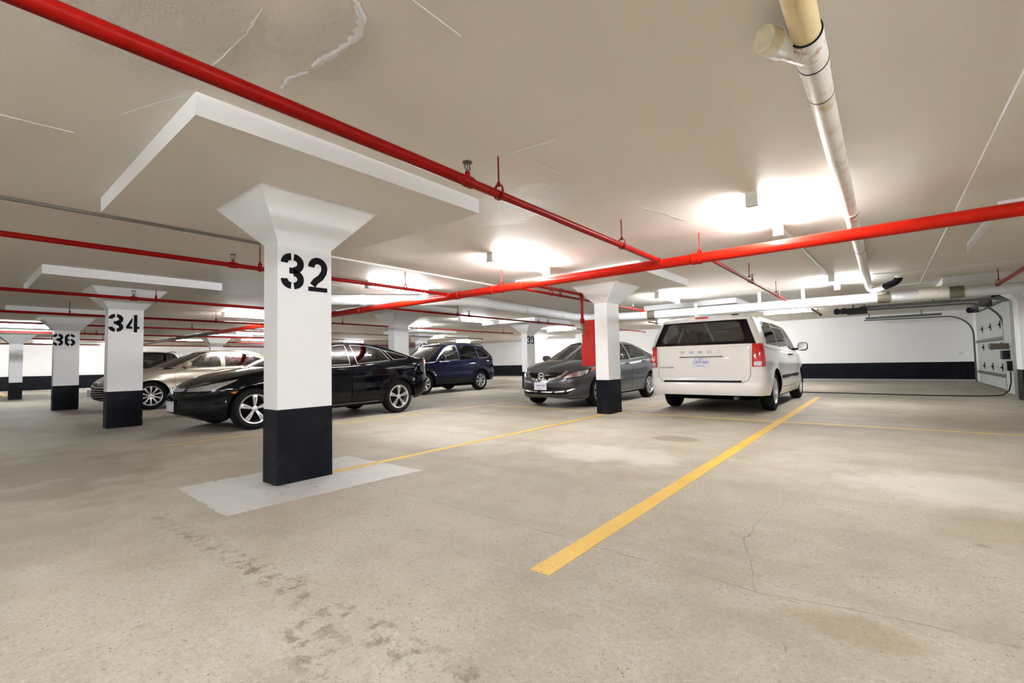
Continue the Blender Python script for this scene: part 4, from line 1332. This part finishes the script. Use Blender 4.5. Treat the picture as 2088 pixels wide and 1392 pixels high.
# ---------------------------------------------------------------- black sedan
def black_sedan():
    root = thing('sedan', 'glossy black sedan parked behind column 32', 'car', (-8.42, 3.03 - .87 + 4.63 / 2, 0))
    spec = dict(L=4.63, W=1.80, wf=.87, wr=3.57, rw=.322, rr=.222, ra=.372,
        low=[(0, .235), (.25, .175), (.6, .19), (1.3, .215), (2.3, .235), (3.2, .24), (4.0, .27), (4.63, .36)],
        sh=[(0, .655), (.10, .68), (.3, .745), (.7, .84), (1.25, .925), (2.5, .965), (3.4, 1.03), (4.1, 1.075), (4.5, 1.07), (4.63, 1.04)],
        crown=[(0, .02), (.4, .065), (1.2, .06), (2, .02), (4, .02), (4.63, .015)],
        offF=[(0, .13), (.12, .05), (.3, .0), (.55, .02), (.72, .0), (.9, .05), (1, .10)], offS=OFFS,
        offR=[(0, .16), (.15, .05), (.4, .0), (.6, .03), (.8, .06), (1, .03)],
        af=1.05, nf=2.5, ar=.85, nr=2.7,
        gh=dict(uf0=1.02, ur0=4.38, wb=.835, uf1=2.02, ur1=3.55, wt=.585, af0=.55, nf0=2.2, ar0=.45, nr0=2.6, af1=.22, nf1=2.4, ar1=.25, nr1=2.6,
                zr=[(2.02, 1.345), (2.35, 1.368), (2.75, 1.375), (3.2, 1.345), (3.55, 1.285)], bulge=.025))
    c = Car(spec, root)
    pm = paint('black_car_paint', (0.0015, 0.0018, 0.003), .0, .1)
    c.cabin_open(); c.arches()
    bel = .985
    c.side('window', [(1.66, .965), (2.18, 1.28), (2.34, 1.322), (2.50, 1.332), (2.50, .985)], M['tint'], -.004, (2,), .3, trim=('window_trim', 'satin', .002), trim_w=.016)
    c.side('window', [(2.66, .992), (2.63, 1.33), (2.95, 1.315), (3.22, 1.262), (3.36, 1.05)], M['tint'], -.004, (2,), .3, trim=('window_trim', 'satin', .002), trim_w=.014)
    c.side('quarter_window', [(3.47, 1.06), (3.34, 1.225), (3.55, 1.185), (3.80, 1.105), (3.78, 1.085)], M['tint'], -.004, (2,), .3, trim=('window_trim', 'satin', .002), trim_w=.014)
    c.side('pillar_trim', [(2.52, .99), (2.52, 1.335), (2.615, 1.335), (2.64, .99)], M['gloss'], .001, (2,), .3)
    c.end('windshield', [(-.68, 1.0), (-.55, 1.335), (.55, 1.335), (.68, 1.0)], M['midglass'], -1, -.004, (2,), .2, trim=('windshield_seal', 'gloss', .001))
    c.end('rear_window', [(-.62, 1.115), (-.50, 1.275), (.50, 1.275), (.62, 1.115)], M['tint'], 1, -.004, (2,), .12, trim=('window_seal', 'gloss', .001))
    c.side('headlight', [(.10, .612), (.13, .655), (.36, .725), (.64, .782), (.60, .755), (.34, .628)], M['lamp'], .004, (0, 1), .1, (c.umax(.7),), trim=('headlight_rim', 'gloss', .001), trim_w=.012)
    c.side('side_marker', [(.53, .592), (.73, .625), (.71, .598), (.59, .565)], M['amber'], .004, (0,))
    c.side('tail_light', [(4.08, .93), (4.22, 1.045), (4.62, 1.02), (4.62, .80), (4.42, .78), (4.36, .86)], M['redlens'], .004, (0, 1), .02, (c.umin(4.0),))
    c.end('upper_grille_bar', [(-.66, .612), (-.70, .668), (.70, .668), (.66, .612)], M['satin'], -1, .006, (0, 1), .15)
    c.end('grille', [(-.55, .545), (-.63, .606), (.63, .606), (.55, .545)], M['trimblack'], -1, -.006, (0,), .15)
    c.end('lower_intake', [(-.46, .27), (-.52, .44), (.52, .44), (.46, .27)], M['trimblack'], -1, -.006, (0,), .15)
    c.side('fog_surround', [(.06, .30), (.06, .40), (.33, .425), (.42, .36), (.36, .29)], M['trimblack'], -.003, (0,), .1)
    for z in (.33, .36, .39):
        c.strip('intake_blade', [(.06, z - .006), (.34, z)], .008, M['gloss'], 'uz', 1, .004, (0,))
    # door seams
    c.side('door', [(1.52, .33), (1.38, .52), (1.36, .80), (1.44, .955), (2.505, 1.0), (2.49, .30)], pm, 0, (0,), .3, trim=('door_seam', 'gloss', -.006), trim_w=.006)
    c.side('door', [(2.51, .30), (2.515, 1.0), (3.44, 1.06), (3.50, .93), (3.40, .72), (3.20, .44), (3.10, .31)], pm, 0, (0,), .3, trim=('door_seam', 'gloss', -.006), trim_w=.006)
    for sg in (1, -1):
        c.strip('sill_trim', [(1.35, .262), (3.1, .275)], .010, M['satin'], 'uz', sg, .003, (0,))
    c.strip('hood_seam', [(-.80, .705), (-.45, .672), (0, .668), (.45, .672), (.80, .705)], .006, M['gloss'], 'yz', -1, -.002, (0, 1))
    c.wheels((5, 'vee')); c.underbody(); c.seats(((2.35, 0), (3.15, 0)), M['seat_dark'], .46)
    c.mirror(1.62, 1.02, pm, .98)
    c.handle(2.30, .885, pm, .888); c.handle(3.20, .93, pm, .885)
    yn = c.nose(0, .40)
    MB().box(-.17, .17, yn - .012, yn + .05, .30, .485).build('plate_bracket', M['trimblack'], root)
    c.plate(yn - .018, .395, -1, None)
    h_emblem(root, 0, c.nose(0, .63) - .02, .625, .11)
    MB().rbox((0, 4.42 - 4.63 / 2, 1.098), (1.36, .20, .016), 4).build('trunk_lip', pm, root, True)
    c.finish(pm)

# ---------------------------------------------------------------- gold sedan
def gold_sedan():
    root = thing('sedan', 'champagne gold sedan parked behind column 34', 'car', (-14.62, 3.15 - .96 + 4.85 / 2, 0))
    spec = dict(L=4.85, W=1.82, wf=.96, wr=3.735, rw=.332, rr=.228, ra=.380,
        low=[(0, .25), (.25, .19), (.7, .20), (1.4, .225), (3.3, .24), (4.2, .27), (4.85, .36)],
        sh=[(0, .70), (.10, .72), (.3, .785), (.8, .885), (1.4, .955), (2.5, .99), (3.3, 1.03), (4.2, 1.085), (4.7, 1.08), (4.85, 1.05)],
        crown=[(0, .02), (.5, .075), (1.3, .065), (2, .02), (4.2, .025), (4.85, .015)],
        offF=[(0, .10), (.12, .03), (.3, .0), (.55, .015), (.75, .02), (.9, .06), (1, .11)], offS=OFFS,
        offR=[(0, .14), (.15, .04), (.4, .0), (.6, .03), (.8, .06), (1, .04)],
        af=1.05, nf=2.5, ar=.9, nr=2.8,
        gh=dict(uf0=1.08, ur0=4.35, wb=.845, uf1=2.10, ur1=3.60, wt=.60, af0=.55, nf0=2.2, ar0=.45, nr0=2.6, af1=.22, nf1=2.4, ar1=.25, nr1=2.6,
                zr=[(2.10, 1.395), (2.5, 1.42), (2.9, 1.42), (3.3, 1.395), (3.60, 1.345)], bulge=.025))
    c = Car(spec, root)
    pm = paint('champagne_car_paint', (0.42, 0.365, 0.285), .55, .32, .06)
    c.cabin_open(); c.arches()
    c.side('window', [(1.58, .985), (2.05, 1.295), (2.24, 1.352), (2.47, 1.378), (2.47, 1.015)], M['glass'], -.004, (2,), .3, trim=('window_trim', 'chrome', .002), trim_w=.016)
    c.side('window', [(2.58, 1.015), (2.58, 1.38), (2.95, 1.372), (3.22, 1.335), (3.50, 1.215), (3.40, 1.045)], M['glass'], -.004, (2,), .3, trim=('window_trim', 'chrome', .002), trim_w=.014)
    c.end('windshield', [(-.70, 1.03), (-.57, 1.385), (.57, 1.385), (.70, 1.03)], M['glass'], -1, -.004, (2,), .2, trim=('windshield_seal', 'gloss', .001))
    c.end('rear_window', [(-.64, 1.13), (-.52, 1.33), (.52, 1.33), (.64, 1.13)], M['glass'], 1, -.004, (2,), .12, trim=('window_seal', 'gloss', .001))
    c.side('headlight', [(.06, .60), (.10, .70), (.40, .775), (.68, .835), (.62, .79), (.36, .65)], M['lamp'], .004, (0, 1), .1, (c.umax(.75),), trim=('headlight_rim', 'gloss', .001), trim_w=.012)
    c.side('tail_light', [(4.25, .90), (4.35, 1.05), (4.84, 1.03), (4.84, .80), (4.5, .82)], M['redlens'], .004, (0, 1), .02, (c.umin(4.2),))
    c.end('upper_grille', [(-.50, .605), (-.56, .675), (.56, .675), (.50, .605)], M['trimblack'], -1, -.004, (0,), .15, trim=('grille_surround', 'chrome', .004))
    c.end('lower_grille', [(-.60, .27), (-.66, .40), (-.56, .55), (.56, .55), (.66, .40), (.60, .27)], M['trimblack'], -1, -.010, (0,), .1, trim=('grille_surround', 'chrome', .004))
    yn = c.nose(0, .40)
    for k in range(5):
        z = .30 + k * .052
        m = MB()
        pts = []
        for i in range(13):
            x = -.60 + 1.2 * i / 12
            pts.append((x, c.nose(x, z) - .004, z))
        m.tube(pts, .011, 8).build('grille_bar', M['chrome'], root, True)
    c.side('door', [(1.60, .34), (1.44, .52), (1.42, .80), (1.48, .975), (2.515, 1.02), (2.50, .31)], pm, 0, (0,), .3, trim=('door_seam', 'gloss', -.006), trim_w=.005)
    c.side('door', [(2.52, .31), (2.525, 1.02), (3.50, 1.07), (3.60, .90), (3.35, .50), (3.25, .32)], pm, 0, (0,), .3, trim=('door_seam', 'gloss', -.006), trim_w=.005)
    c.wheels((10, 'thin')); c.underbody(); c.seats(((2.35, 0), (3.20, 0)), M['seat_light'], .50)
    c.mirror(1.66, 1.06, pm, .99)
    c.handle(2.30, .92, pm, .895); c.handle(3.25, .95, pm, .892)
    c.plate(yn - .035, .44, -1)
    c.finish(pm)

# ---------------------------------------------------------------- navy SUV and dark SUV
def suv(name, label, loc, rz, pm, gl, frontal=False):
    root = thing('suv', label, 'car', loc, rz)
    spec = dict(L=4.53, W=1.82, wf=.87, wr=3.49, rw=.352, rr=.225, ra=.405, flare=.022,
        low=[(0, .34), (.25, .27), (.6, .28), (1.4, .30), (3.0, .30), (3.9, .34), (4.53, .42)],
        sh=[(0, .80), (.10, .84), (.3, .90), (.8, .985), (1.2, 1.03), (2.5, 1.075), (3.5, 1.13), (4.2, 1.16), (4.53, 1.13)],
        crown=[(0, .02), (.4, .075), (1.1, .06), (2, .02), (4.53, .02)],
        offF=[(0, .12), (.12, .03), (.3, .0), (.55, .015), (.8, .02), (.93, .06), (1, .12)],
        offS=[(0, .05), (.10, .02), (.35, .004), (.55, .012), (.70, .004), (.84, .012), (.93, .024), (1, .05)],
        offR=[(0, .10), (.12, .02), (.3, .0), (.42, .05), (.7, .04), (1, .04)],
        af=.85, nf=2.7, ar=.65, nr=3.0,
        gh=dict(uf0=.92, ur0=4.46, wb=.845, uf1=1.80, ur1=4.10, wt=.625, af0=.50, nf0=2.3, ar0=.42, nr0=2.7, af1=.25, nf1=2.4, ar1=.30, nr1=2.5,
                zr=[(1.80, 1.555), (2.2, 1.605), (2.7, 1.628), (3.3, 1.612), (3.8, 1.555), (4.10, 1.49)], bulge=.03, rc=.05))
    c = Car(spec, root)
    c.cabin_open(); c.arches(.055)
    c.side('window', [(1.40, 1.065), (1.62, 1.27), (1.86, 1.445), (2.12, 1.545), (2.42, 1.580), (2.42, 1.085)], M['midglass'], -.004, (2,), .3, trim=('window_trim', 'chrome', .002), trim_w=.014)
    c.side('window', [(2.54, 1.09), (2.54, 1.583), (2.85, 1.582), (3.12, 1.565), (3.30, 1.50), (3.34, 1.12)], M['tint'], -.004, (2,), .3, trim=('window_trim', 'gloss', .002), trim_w=.014)
    c.side('quarter_window', [(3.43, 1.13), (3.38, 1.515), (3.62, 1.455), (3.86, 1.34), (3.98, 1.23), (3.92, 1.17)], M['tint'], -.004, (2,), .3, trim=('window_trim', 'chrome', .002), trim_w=.014)
    c.end('windshield', [(-.70, 1.08), (-.57, 1.545), (.57, 1.545), (.70, 1.08)], gl, -1, -.004, (2,), .2, trim=('windshield_seal', 'gloss', .001))
    c.end('rear_window', [(-.64, 1.19), (-.52, 1.47), (.52, 1.47), (.64, 1.19)], M['tint'], 1, -.004, (2,), .12, trim=('window_seal', 'gloss', .001))
    c.side('headlight', [(.06, .70), (.10, .80), (.32, .87), (.56, .90), (.52, .80), (.30, .70)], M['lamp'], .004, (0, 1), .08, (c.umax(.65),), trim=('headlight_rim', 'gloss', .001), trim_w=.012)
    c.side('tail_light', [(4.20, .98), (4.22, 1.12), (4.46, 1.12), (4.52, .92), (4.36, .90)], M['redlens'], .004, (0, 1), .02, (c.umin(4.1),))
    c.side('tail_light_upper', [(4.26, 1.14), (4.16, 1.36), (4.24, 1.37), (4.46, 1.16)], M['redlens'], .003, (2,), .02, (c.umin(4.1),))
    c.end('grille', [(-.46, .62), (-.52, .79), (.52, .79), (.46, .62)], M['trimblack'], -1, -.006, (0,), .15, trim=('grille_surround', 'chrome', .003))
    c.end('lower_intake', [(-.60, .36), (-.64, .52), (.64, .52), (.60, .36)], M['trimblack'], -1, -.006, (0,), .12)
    for sg in (1, -1):
        c.side('rocker_cladding', [(1.25, .28), (1.25, .46), (3.12, .47), (3.12, .28)], M['trimblack'], .006, (0,), .1, sides=(sg,))
    c.side('door', [(1.42, .48), (1.32, .65), (1.32, .90), (1.36, 1.04), (2.475, 1.09), (2.46, .48)], pm, 0, (0,), .3, trim=('door_seam', 'gloss', -.006), trim_w=.005)
    c.side('door', [(2.485, .48), (2.49, 1.09), (3.38, 1.14), (3.40, .95), (3.20, .72), (3.02, .48)], pm, 0, (0,), .3, trim=('door_seam', 'gloss', -.006), trim_w=.005)
    c.end('rear_bumper_trim', [(-.78, .44), (-.78, .60), (.78, .60), (.78, .44)], M['trimblack'], 1, .004, (0,), .12)
    c.wheels((7, 'wide')); c.underbody(); c.seats(((2.15, 0), (3.05, 0)), M['seat_dark'], .66)
    c.mirror(1.50, 1.14, pm, 1.01, (.22, .13, .18))
    c.handle(2.25, 1.0, pm, .90); c.handle(3.18, 1.04, pm, .90)
    h_emblem(root, 0, c.nose(0, .70) - .015, .705, .12)
    for sg in (1, -1):
        MB().tube([(sg * .60, 1.75 - 2.265, 1.61), (sg * .60, 2.0 - 2.265, 1.655), (sg * .60, 3.7 - 2.265, 1.635), (sg * .60, 3.95 - 2.265, 1.55)], .014, 8).build('roof_rail', M['trimblack'], root, True)
    MB().tube([(.15, 3.55 - 2.265, 1.65), (.17, 3.75 - 2.265, 1.86)], .004, 6).build('roof_antenna', M['trimblack'], root, True)
    c.finish(pm)

# ---------------------------------------------------------------- grey sedan
def grey_sedan():
    root = thing('sedan', 'dark grey sedan with chrome grille facing the camera', 'car', (-5.52, 8.65 - .92 + 4.556 / 2, 0))
    spec = dict(L=4.556, W=1.752, wf=.92, wr=3.59, rw=.316, rr=.205, ra=.365,
        low=[(0, .215), (.25, .18), (.7, .19), (1.4, .215), (3.2, .235), (4.0, .26), (4.556, .35)],
        sh=[(0, .675), (.08, .70), (.25, .76), (.6, .855), (1.0, .925), (2.5, .965), (3.5, 1.03), (4.1, 1.07), (4.45, 1.06), (4.556, 1.03)],
        crown=[(0, .02), (.35, .07), (.9, .075), (2, .02), (4, .02), (4.556, .015)],
        offF=[(0, .08), (.10, .02), (.22, .0), (.42, .03), (.62, .0), (.85, .05), (1, .10)], offS=OFFS,
        offR=[(0, .14), (.15, .04), (.4, .0), (.6, .03), (.8, .06), (1, .03)],
        af=1.0, nf=2.5, ar=.8, nr=2.7,
        gh=dict(uf0=.86, ur0=4.28, wb=.815, uf1=1.98, ur1=3.42, wt=.575, af0=.58, nf0=2.2, ar0=.45, nr0=2.6, af1=.22, nf1=2.4, ar1=.25, nr1=2.6,
                zr=[(1.98, 1.365), (2.3, 1.388), (2.7, 1.392), (3.1, 1.36), (3.42, 1.305)], bulge=.025))
    c = Car(spec, root)
    pm = paint('graphite_car_paint', (0.075, 0.080, 0.094), .6, .32, .1)
    c.cabin_open(); c.arches()
    c.side('window', [(1.62, .97), (2.12, 1.30), (2.30, 1.34), (2.44, 1.348), (2.44, .99)], M['glass'], -.004, (2,), .3, trim=('window_trim', 'gloss', .002), trim_w=.014)
    c.side('window', [(2.57, .995), (2.57, 1.348), (2.85, 1.335), (3.12, 1.295), (3.30, 1.21), (3.42, 1.05)], M['glass'], -.004, (2,), .3, trim=('window_trim', 'satin', .002), trim_w=.014)
    c.end('windshield', [(-.69, .995), (-.545, 1.355), (.545, 1.355), (.69, .995)], M['shield'], -1, -.004, (2,), .15, trim=('windshield_seal', 'gloss', .001))
    c.end('rear_window', [(-.62, 1.11), (-.50, 1.29), (.50, 1.29), (.62, 1.11)], M['glass'], 1, -.004, (2,), .12, trim=('window_seal', 'gloss', .001))
    c.end('headlight', [(.45, .605), (.50, .66), (.62, .725), (.80, .775), (.79, .70), (.72, .645)], M['lamp'], -1, .004, (0, 1), .02, (c.umax(.80),), mirror=True, trim=('headlight_rim', 'gloss', .001))
    c.side('turn_signal', [(.50, .72), (.52, .765), (.74, .815), (.78, .80), (.66, .74)], M['amber'], .004, (0, 1), .2)
    c.strip('chrome_grille_smile', [(-.49, .745), (-.42, .665), (-.32, .61), (-.16, .578), (0, .57), (.16, .578), (.32, .61), (.42, .665), (.49, .745)], .046, M['chrome'], 'yz', -1, .008, (0, 1))
    c.end('upper_grille', [(-.30, .60), (-.44, .72), (.44, .72), (.30, .60), (.15, .575), (-.15, .575)], M['gloss'], -1, -.006, (0, 1), .12)
    c.strip('intake_chrome', [(-.66, .41), (-.52, .352), (-.30, .335), (0, .33), (.30, .335), (.52, .352), (.66, .41)], .024, M['chrome'], 'yz', -1, .006, (0,))
    c.end('lower_intake', [(-.52, .285), (-.66, .40), (-.60, .43), (.60, .43), (.66, .40), (.52, .285)], M['trimblack'], -1, -.008, (0,), .08)
    c.strip('bumper_lip', [(-.80, .245), (-.4, .215), (0, .21), (.4, .215), (.80, .245)], .016, M['satin'], 'yz', -1, .006, (0,))
    c.side('tail_light', [(4.02, .93), (4.14, 1.045), (4.54, 1.02), (4.54, .80), (4.34, .82)], M['redlens'], .004, (0, 1), .02, (c.umin(3.95),))
    c.side('door', [(1.52, .32), (1.40, .52), (1.38, .80), (1.44, .95), (2.495, 1.0), (2.48, .30)], pm, 0, (0,), .3, trim=('door_seam', 'gloss', -.006), trim_w=.005)
    c.side('door', [(2.50, .30), (2.505, 1.0), (3.42, 1.055), (3.48, .92), (3.25, .48), (3.15, .31)], pm, 0, (0,), .3, trim=('door_seam', 'gloss', -.006), trim_w=.005)
    for sg in (1, -1):
        c.strip('sill_trim', [(1.35, .255), (3.1, .27)], .012, M['satin'], 'uz', sg, .003, (0,))
    c.wheels((7, 'twin')); c.underbody(); c.seats(((2.30, 0), (3.10, 0)), M['seat_dark'], .46)
    c.mirror(1.60, 1.03, pm, .96)
    c.handle(2.28, .885, pm, .866); c.handle(3.18, .93, pm, .862)
    yn = c.nose(0, .47)
    c.plate(yn - .03, .455, -1, [('AHAH 870', .008, .062, 'plateblue', .82), ('READY', -.055, .03, 'platered', 1.3)])
    h_emblem(root, 0, c.nose(0, .65) - .022, .655, .125)
    c.finish(pm)

# ---------------------------------------------------------------- white minivan (facing +Y)
def minivan():
    L = 5.15
    root = thing('minivan', 'white minivan seen from behind with red tail lights', 'car', (-2.50, 9.35 + 1.10 - L / 2 + (L - 2.2) , 0), PI)
    root.location.y = 9.35 - 1.12 + L / 2
    spec = dict(L=L, W=1.98, wf=.95, wr=4.03, rw=.345, rr=.225, ra=.405, flare=.016,
        low=[(0, .25), (.25, .20), (.7, .21), (1.5, .235), (3.5, .25), (4.5, .30), (5.15, .325)],
        sh=[(0, .78), (.10, .83), (.3, .90), (.8, .99), (1.1, 1.03), (2.5, 1.08), (4, 1.12), (4.8, 1.15), (5.15, 1.16)],
        crown=[(0, .02), (.4, .08), (1.0, .06), (2, .02), (5.15, .01)],
        offF=[(0, .10), (.12, .03), (.3, .0), (.55, .02), (.8, .03), (1, .12)],
        offS=[(0, .06), (.10, .03), (.30, .0), (.55, .012), (.70, .004), (.85, .012), (.95, .03), (1, .045)],
        offR=[(0, .03), (.06, .008), (.12, .0), (.22, .004), (.27, .02), (.31, .065), (.5, .055), (.72, .06), (1, .085)],
        af=1.0, nf=2.6, ar=.38, nr=4.2,
        gh=dict(uf0=.72, ur0=5.075, wb=.945, uf1=1.80, ur1=4.93, wt=.765, af0=.60, nf0=2.3, ar0=.30, nr0=4.2, af1=.25, nf1=2.4, ar1=.32, nr1=3.6,
                zr=[(1.80, 1.60), (2.3, 1.66), (3.0, 1.685), (4.2, 1.685), (4.93, 1.655)], bulge=.03, rc=.05))
    c = Car(spec, root)
    pm = paint('white_car_paint', (0.80, 0.79, 0.77), 0.0, .3)
    c.cabin_open(); c.arches()
    c.side('quarter_window', [(3.62, 1.165), (3.58, 1.575), (4.20, 1.580), (4.52, 1.565), (4.60, 1.19)], M['tint'], -.004, (2,), .3, trim=('window_trim', 'gloss', .002), trim_w=.012)
    c.side('window', [(2.45, 1.13), (2.45, 1.585), (3.50, 1.59), (3.54, 1.155)], M['tint'], -.004, (2,), .3, trim=('window_trim', 'gloss', .002), trim_w=.012)
    c.side('window', [(1.50, 1.09), (1.95, 1.46), (2.12, 1.54), (2.37, 1.575), (2.37, 1.125)], M['glass'], -.004, (2,), .3, trim=('window_trim', 'gloss', .002), trim_w=.012)
    c.end('windshield', [(-.78, 1.09), (-.66, 1.58), (.66, 1.58), (.78, 1.09)], M['glass'], -1, -.004, (2,), .2, trim=('windshield_seal', 'gloss', .001))
    # tailgate window: black border with a clear centre
    rw = [(-.845, 1.19), (-.70, 1.595), (.70, 1.595), (.845, 1.19)]
    c.end('rear_window', [(-.66, 1.235), (-.70, 1.29), (-.60, 1.55), (-.55, 1.575), (.55, 1.575), (.60, 1.55), (.70, 1.29), (.66, 1.235)], M['midglass'], 1, -.004, (0, 2), .12)
    c.end('rear_window_border', rw, M['gloss'], 1, 0, (0, 1, 2), .10, trim=('window_seal', 'trimblack', -.004), trim_w=.008)
    # tail lights wrap the corner
    for sg in (1, -1):
        pl = c.planes('yz', [(sg * .82, .815), (sg * .82, .885), (sg * 1.1, .885), (sg * 1.1, .815)]) + [c.umin(L - .17)]
        F = c.clip(pl, lambda f: f[c.lay] in (0, 1, 2) and f.calc_center_median().y > 0)
        c.extract(F, 'reverse_lamp', M['lamp'], None, .010)
        pl = c.planes('yz', [(sg * .79, .80), (sg * .80, 1.18), (sg * 1.1, 1.18), (sg * 1.1, .80)]) + [c.umin(L - .26)]
        F = c.clip(pl, lambda f: f[c.lay] in (0, 1, 2) and f.calc_center_median().y > 0)
        c.extract(F, 'tail_light', M['redlens'], None, .008)
    # tailgate panel with seam
    c.end('tailgate', [(-.66, .545), (-.73, .585), (-.765, .66), (-.775, 1.17), (.775, 1.17), (.765, .66), (.73, .585), (.66, .545)], pm, 1, 0, (0,), .2, trim=('tailgate_seam', 'gloss', -.008), trim_w=.006)
    MB().box(-.64, .64, L / 2 - .085, L / 2 - .008, .548, .574).build('bumper_step', M['trimblack'], root)
    MB().rbox((0, L / 2 - .052, .995), (.74, .03, .022), 4).build('tailgate_handle', pm, root, True)
    MB().box(-.36, .36, L / 2 - .06, L / 2 - .046, .975, .984).build('handle_shadow_gap', M['gloss'], root)
    MB().rbox((0, 4.935 - L / 2, 1.668), (.24, .05, .032), 4).build('high_brake_light', M['redlens'], root, True)
    c.side('door', [(1.42, .42), (1.34, .60), (1.36, 1.04), (2.405, 1.10), (2.40, .38)], pm, 0, (0,), .3, trim=('door_seam', 'gloss', -.006), trim_w=.005)
    c.side('door', [(2.42, .38), (2.425, 1.10), (3.56, 1.14), (3.56, .62), (3.48, .40)], pm, 0, (0,), .3, trim=('door_seam', 'gloss', -.006), trim_w=.005)
    for u0, u1 in ((1.45, 2.38), (2.45, 3.50)):
        for sg in (1, -1):
            MB().rbox((sg * (.985), (u0 + u1) / 2 - L / 2, .585), (.026, u1 - u0, .055), 5).build('side_moulding', M['satin'] if 0 else M['trimblack'], root, True)
    c.side('headlight', [(.06, .66), (.10, .78), (.34, .86), (.50, .86), (.46, .74), (.30, .66)], M['lamp'], .004, (0, 1), .08, (c.umax(.6),))
    c.end('grille', [(-.46, .55), (-.52, .74), (.52, .74), (.46, .55)], M['trimblack'], -1, -.006, (0,), .15)
    c.wheels((5, 'twin')); c.underbody(); c.seats(((2.15, 0), (3.05, 0), (4.05, 0)), M['seat_dark'], .64)
    for x in (-1,):
        pass
    MB().tube([(-.52, L / 2 - .55, .285), (-.52, L / 2 - .12, .275)], .032, 14).build('exhaust_pipe', M['coupling'], root, True)
    MB().box(-.62, .62, L / 2 - .75, L / 2 - .30, .25, .34).build('rear_axle_guard', M['rimdark'], root)
    # mirrors: big upright
    c.mirror(1.50, 1.17, M['trimblack'], 1.09, (.20, .12, .19))
    c.handle(2.30, 1.0, M['trimblack'], .985); c.handle(2.55, 1.0, M['trimblack'], .985)
    yr = L / 2 - .05
    c.plate(yr, .885, 1, [('CSTF-063', -.002, .074, 'plateblue', .82), ('ONTARIO', .058, .018, 'plateblue', 1.2), ('YOURS TO DISCOVER', -.062, .013, 'plateblue', 1.1)])
    for k, ch in enumerate('DODGE'):
        text_obj('badge_letter', ch, .055, M['chrome'], root, (.30 - k * .15, yr + .012, 1.062), (-1, 0, 0), (0, 0, 1), .003, 1.7)
    text_obj('badge_letter', 'GRAND CARAVAN', .034, M['satin'], root, (.60, yr + .012, .80), (-1, 0, 0), (0, 0, 1), .001, .9)
    MB().box(-.60, -.50, 4.90 - L / 2, 5.0 - L / 2, 1.675, 1.692).build('roof_spoiler_clip', M['trimblack'], root)
    c.finish(pm)

black_sedan()
gold_sedan()
navy = paint('navy_car_paint', (0.004, 0.0045, 0.022), .0, .1, .1)
ang = math.radians(1.5)
# rear hub of the near side at (-11.35, 12.19)
_c, _s = math.cos(ang), math.sin(ang)
lx, ly = .90, 3.49 - 4.53 / 2
suv('suv', 'dark navy SUV parked at an angle behind the black sedan', (-11.20 - (lx * _c - ly * _s), 12.06 - (lx * _s + ly * _c), 0), ang, navy, M['shield'])
suv('suv', 'dark SUV mostly hidden behind column 34 and the gold sedan', (-22.3, 5.15, 0), PI / 2, paint('charcoal_car_paint', (0.004, 0.0045, 0.006), .0, .1), M['midglass'])
grey_sedan()
minivan()
